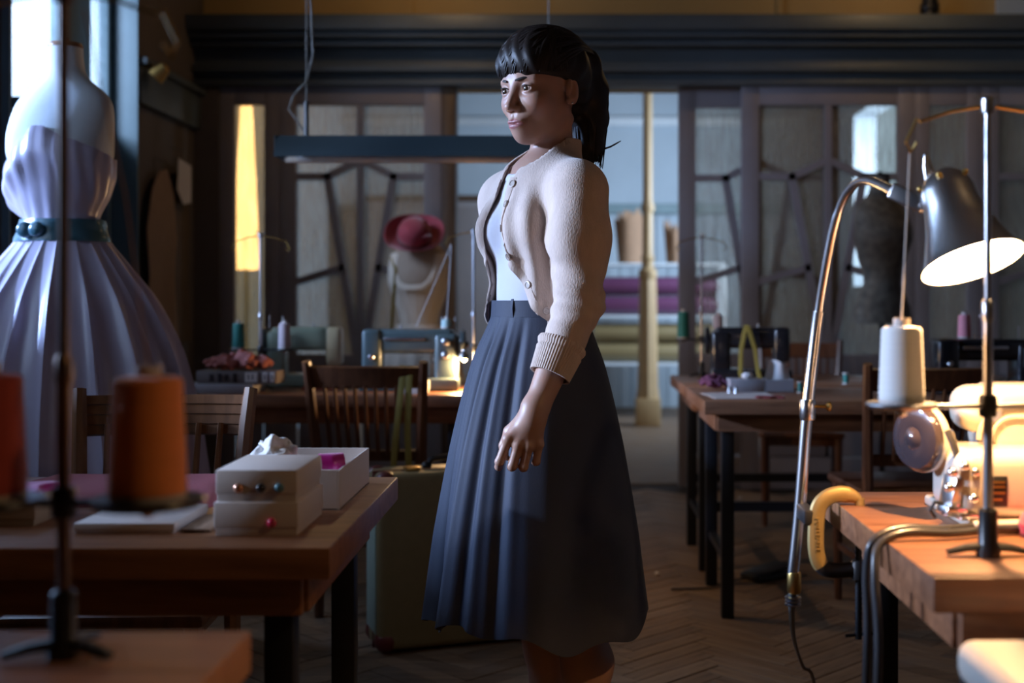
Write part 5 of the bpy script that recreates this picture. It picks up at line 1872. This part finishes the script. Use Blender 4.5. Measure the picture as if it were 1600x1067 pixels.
YL_ = [.118, .100, .074, .030, .004, .006, .014, .034, .05]
yl = np.interp(ca[2], OZ, YL_)[None, None, :].astype(np.float32)
yr = np.interp(ca[2], OZ, YR_)[None, None, :].astype(np.float32)
op_ = np.maximum(np.maximum(gy - yl, yr - gy), -(gx - .012))
f = np.maximum(f, -op_)
nk = np.sqrt((gx + .020) ** 2 + (gy - .004) ** 2) - (.053 + .12 * np.clip(gx, 0, .1))
nk = np.maximum(nk, -(gz - 1.33))
f = np.maximum(f, -nk)
f = np.maximum(f, gz - (1.438 - .72 * np.clip(gx + .03, 0, .1)))
CS = Sculpt(*ca)
CS.f = f.astype(np.float32)
Vc, Fc = CS.mesh()
knit_m = knit('cream_knit', (.56, .43, .36))
card = quads('cardigan', relax(Vc, Fc, 2, .5), Fc, knit_m, person)
sub_part(card, 'cream knitted cardigan worn open')


def front_pt(y, z):
    j, k = int(np.searchsorted(ca[1], y)), int(np.searchsorted(ca[2], z))
    w_ = np.where(T.f[:, j, k] < 0)[0]
    while len(w_) == 0:
        j += 1 if y < 0 else -1
        k -= 1 if z > 1.3 else 0
        w_ = np.where(T.f[:, j, k] < 0)[0]
    i = int(w_.max())
    g = Vector((T.f[i + 1, j, k] - T.f[i - 1, j, k], T.f[i, min(j + 2, len(ca[1]) - 1), k] - T.f[i, j - 2, k], T.f[i, j, k + 1] - T.f[i, j, k - 1])).normalized()
    t = T.f[i, j, k] / (T.f[i, j, k] - T.f[i + 1, j, k])
    return Vector((ca[0][i] + t * .0028, ca[1][j], ca[2][k])), g


btn = mat('shell_button', (.42, .34, .29), .25, coat=.6, var=.2, scale=200)
for z in (1.335, 1.292, 1.243, 1.183, 1.124, 1.072):
    p, g = front_pt(float(np.interp(z, OZ, YL_)) + .010, z)
    Mb = Matrix.Translation(p + g * .001) @ g.to_track_quat('Z', 'Y').to_matrix().to_4x4()
    MB().lathe([(.0075, 0), (.0080, .001), (.0078, .003), (.0060, .0032), (.0052, .0022), (0, .0022)], 22, Mb).build('button', btn, card)
# ribbed bands: front edge, cuffs, hem
rib_m = knit('cream_rib', (.58, .445, .37), 400)
for tab, sg in ((YL_, 1), (YR_, -1)):
    pts = []
    for z in np.linspace(1.022, 1.350, 60):
        y = float(np.interp(z, OZ, tab)) + sg * .006
        p, g = front_pt(y, z)
        pts.append((p, g))
    A_ = np.array([p for p, g in pts])
    for _ in range(4):
        A_[1:-1] = (A_[:-2] + 2 * A_[1:-1] + A_[2:]) / 4
    mb = MB()
    n = len(pts)
    def bf(u, v):
        i = min(n - 1, int(round(v * (n - 1))))
        g = pts[i][1]
        tv = Vector(A_[min(n - 1, i + 1)] - A_[max(0, i - 1)]).normalized()
        side = tv.cross(g).normalized()
        return Vector(A_[i]) + side * (.018 * (u - .5)) + g * (.0012 + .0012 * math.sin(PI * u) + .0005 * (i % 2))
    MB().grid(bf, 7, n, thick=.003).build('button_band' if sg == 1 else 'buttonhole_band', rib_m, card)
for b, d, c in dirs:
    cc = b + (c - b) * .36
    ce = b + (c - b) * .645
    a1 = np.cross(d, (0, 1, 0))
    a1 /= np.linalg.norm(a1)
    a2 = np.cross(d, a1)
    def cf(u, v):
        a = 2 * PI * u
        r = .0440 - .0078 * v + .0007 * math.cos(52 * a) + (.0018 * math.sin(7 * v * PI) if v < .3 else 0)
        q = cc + (ce - cc) * v + (a1 * math.cos(a) + a2 * math.sin(a)) * r
        return Vector(q)
    MB().grid(cf, 312, 18, wrap=True, thick=-.004).build('cuff', rib_m, card)
def hemf(u, v):
    # ribbed hem band from the left front edge round the back to the right front edge
    a = R(58) + R(247) * u
    rx, ry = .0945, .1245
    z = HEM + .002 - .018 * max(0, math.cos(a)) + .028 * v
    r = 1 + .010 * math.cos(a * 60) + .012 * math.sin(PI * v)
    return Vector((rx * r * math.cos(a), ry * r * math.sin(a), z))
MB().grid(hemf, 420, 8, thick=.004).build('hem_band', rib_m, card)
# collar band round the neck
def colf(u, v):
    a = R(62) + R(236) * u
    rr = .0555 + .004 * math.cos(60 * a) * .3
    z = 1.436 - .74 * max(0, min(.1, (-.02 + rr * math.cos(a)) + .03)) - .010 * v
    return Vector((-.022 + (rr + .006 * v) * math.cos(a) * 1.02, .004 + (rr + .006 * v) * math.sin(a), z))
MB().grid(colf, 200, 6, thick=.004).build('neck_band', rib_m, card)

# skirt
navy = mat('navy_crepe', (.024, .028, .050), .72, var=.06, scale=30, bump=.15, bscale=400, sheen=.08)
SKT = smooth_tab([(.425, .236, .236), (.60, .214, .214), (.70, .197, .197), (.79, .180, .182), (.88, .158, .166), (.96, .135, .150), (1.02, .110, .130), (1.05, .098, .119), (1.070, .093, .114)], 50)
SKA = np.array(SKT)


def skirt(u, v):
    a = 2 * PI * u - PI
    z = SKA[0, 0] + (SKA[-1, 0] - SKA[0, 0]) * v
    rx, ry = float(np.interp(z, SKA[:, 0], SKA[:, 1])), float(np.interp(z, SKA[:, 0], SKA[:, 2]))
    d = 1 - v
    front = 1 / (1 + math.exp((a - R(38)) * 9)) * (1 / (1 + math.exp(-(a + R(100)) * 9)))
    ph = a * 17 + 1.2 * math.sin(2 * a)
    sw = math.sin(ph)
    pleat = (sw + .35 * math.sin(2 * ph + .6)) * front
    amp = .034 * min(1, d * 9) * (1 - .35 * d)
    big = math.sin(a * 7 + .9) + .6 * math.sin(a * 4 - .5) + .3 * math.sin(a * 11 + 2)
    k = 1 + amp * pleat * 1.35 + .058 * d ** 1.3 * big * (.40 + .75 * front)
    hemz = .018 * math.sin(a * 3 + .4) * d ** 4 + .010 * d ** 4 * math.sin(a * 9)
    return Vector((rx * k * math.cos(a), ry * k * math.sin(a), z + hemz))


skt = MB().grid(skirt, 420, 70, wrap=True, thick=.0025).build('skirt', navy, person, ang=80)
sub_part(skt, 'navy blue pleated midi skirt')
MB().grid(lambda u, v: Vector(((.0925 - .0015 * v) * math.cos(2 * PI * u), (.1135 - .0015 * v) * math.sin(2 * PI * u), 1.060 + .034 * v)), 80, 5, wrap=True, thick=-.004).build('waistband', navy, skt)
for a in (R(18), R(150)):
    MB().tube([(.095 * math.cos(a), .117 * math.sin(a), 1.058), (.098 * math.cos(a), .121 * math.sin(a), 1.077), (.094 * math.cos(a), .115 * math.sin(a), 1.097)], .005, 6, flat=(.3, 1)).build('belt_loop', navy, skt)
# shoes
for s, kx in ((1, -.045), (-1, -.052)):
    Q = Sculpt(np.arange(kx - .09, kx + .20, .005), np.arange(s * .08 - .06, s * .08 + .06, .005), np.arange(-.012, .12, .005))
    Q.cap((kx - .035, s * .080, .045), (kx + .06, s * .082, .030), .036, .036, .02)
    Q.cap((kx + .06, s * .082, .026), (kx + .135, s * .084, .022), .038, .026, .02)
    Q.cap((kx - .045, s * .080, .045), (kx - .045, s * .080, .0), .024, .018, .01)
    Q.op(lambda x, y, z: .001 - z + 0 * x * y, (-9, -9, -9), (9, 9, 9), mode='i')
    Q.ell((kx + .01, s * .080, .085), (.075, .030, .045), .01, 's')
    v_, f_ = Q.mesh()
    quads('shoe', v_, f_, M['black_plastic'], person)
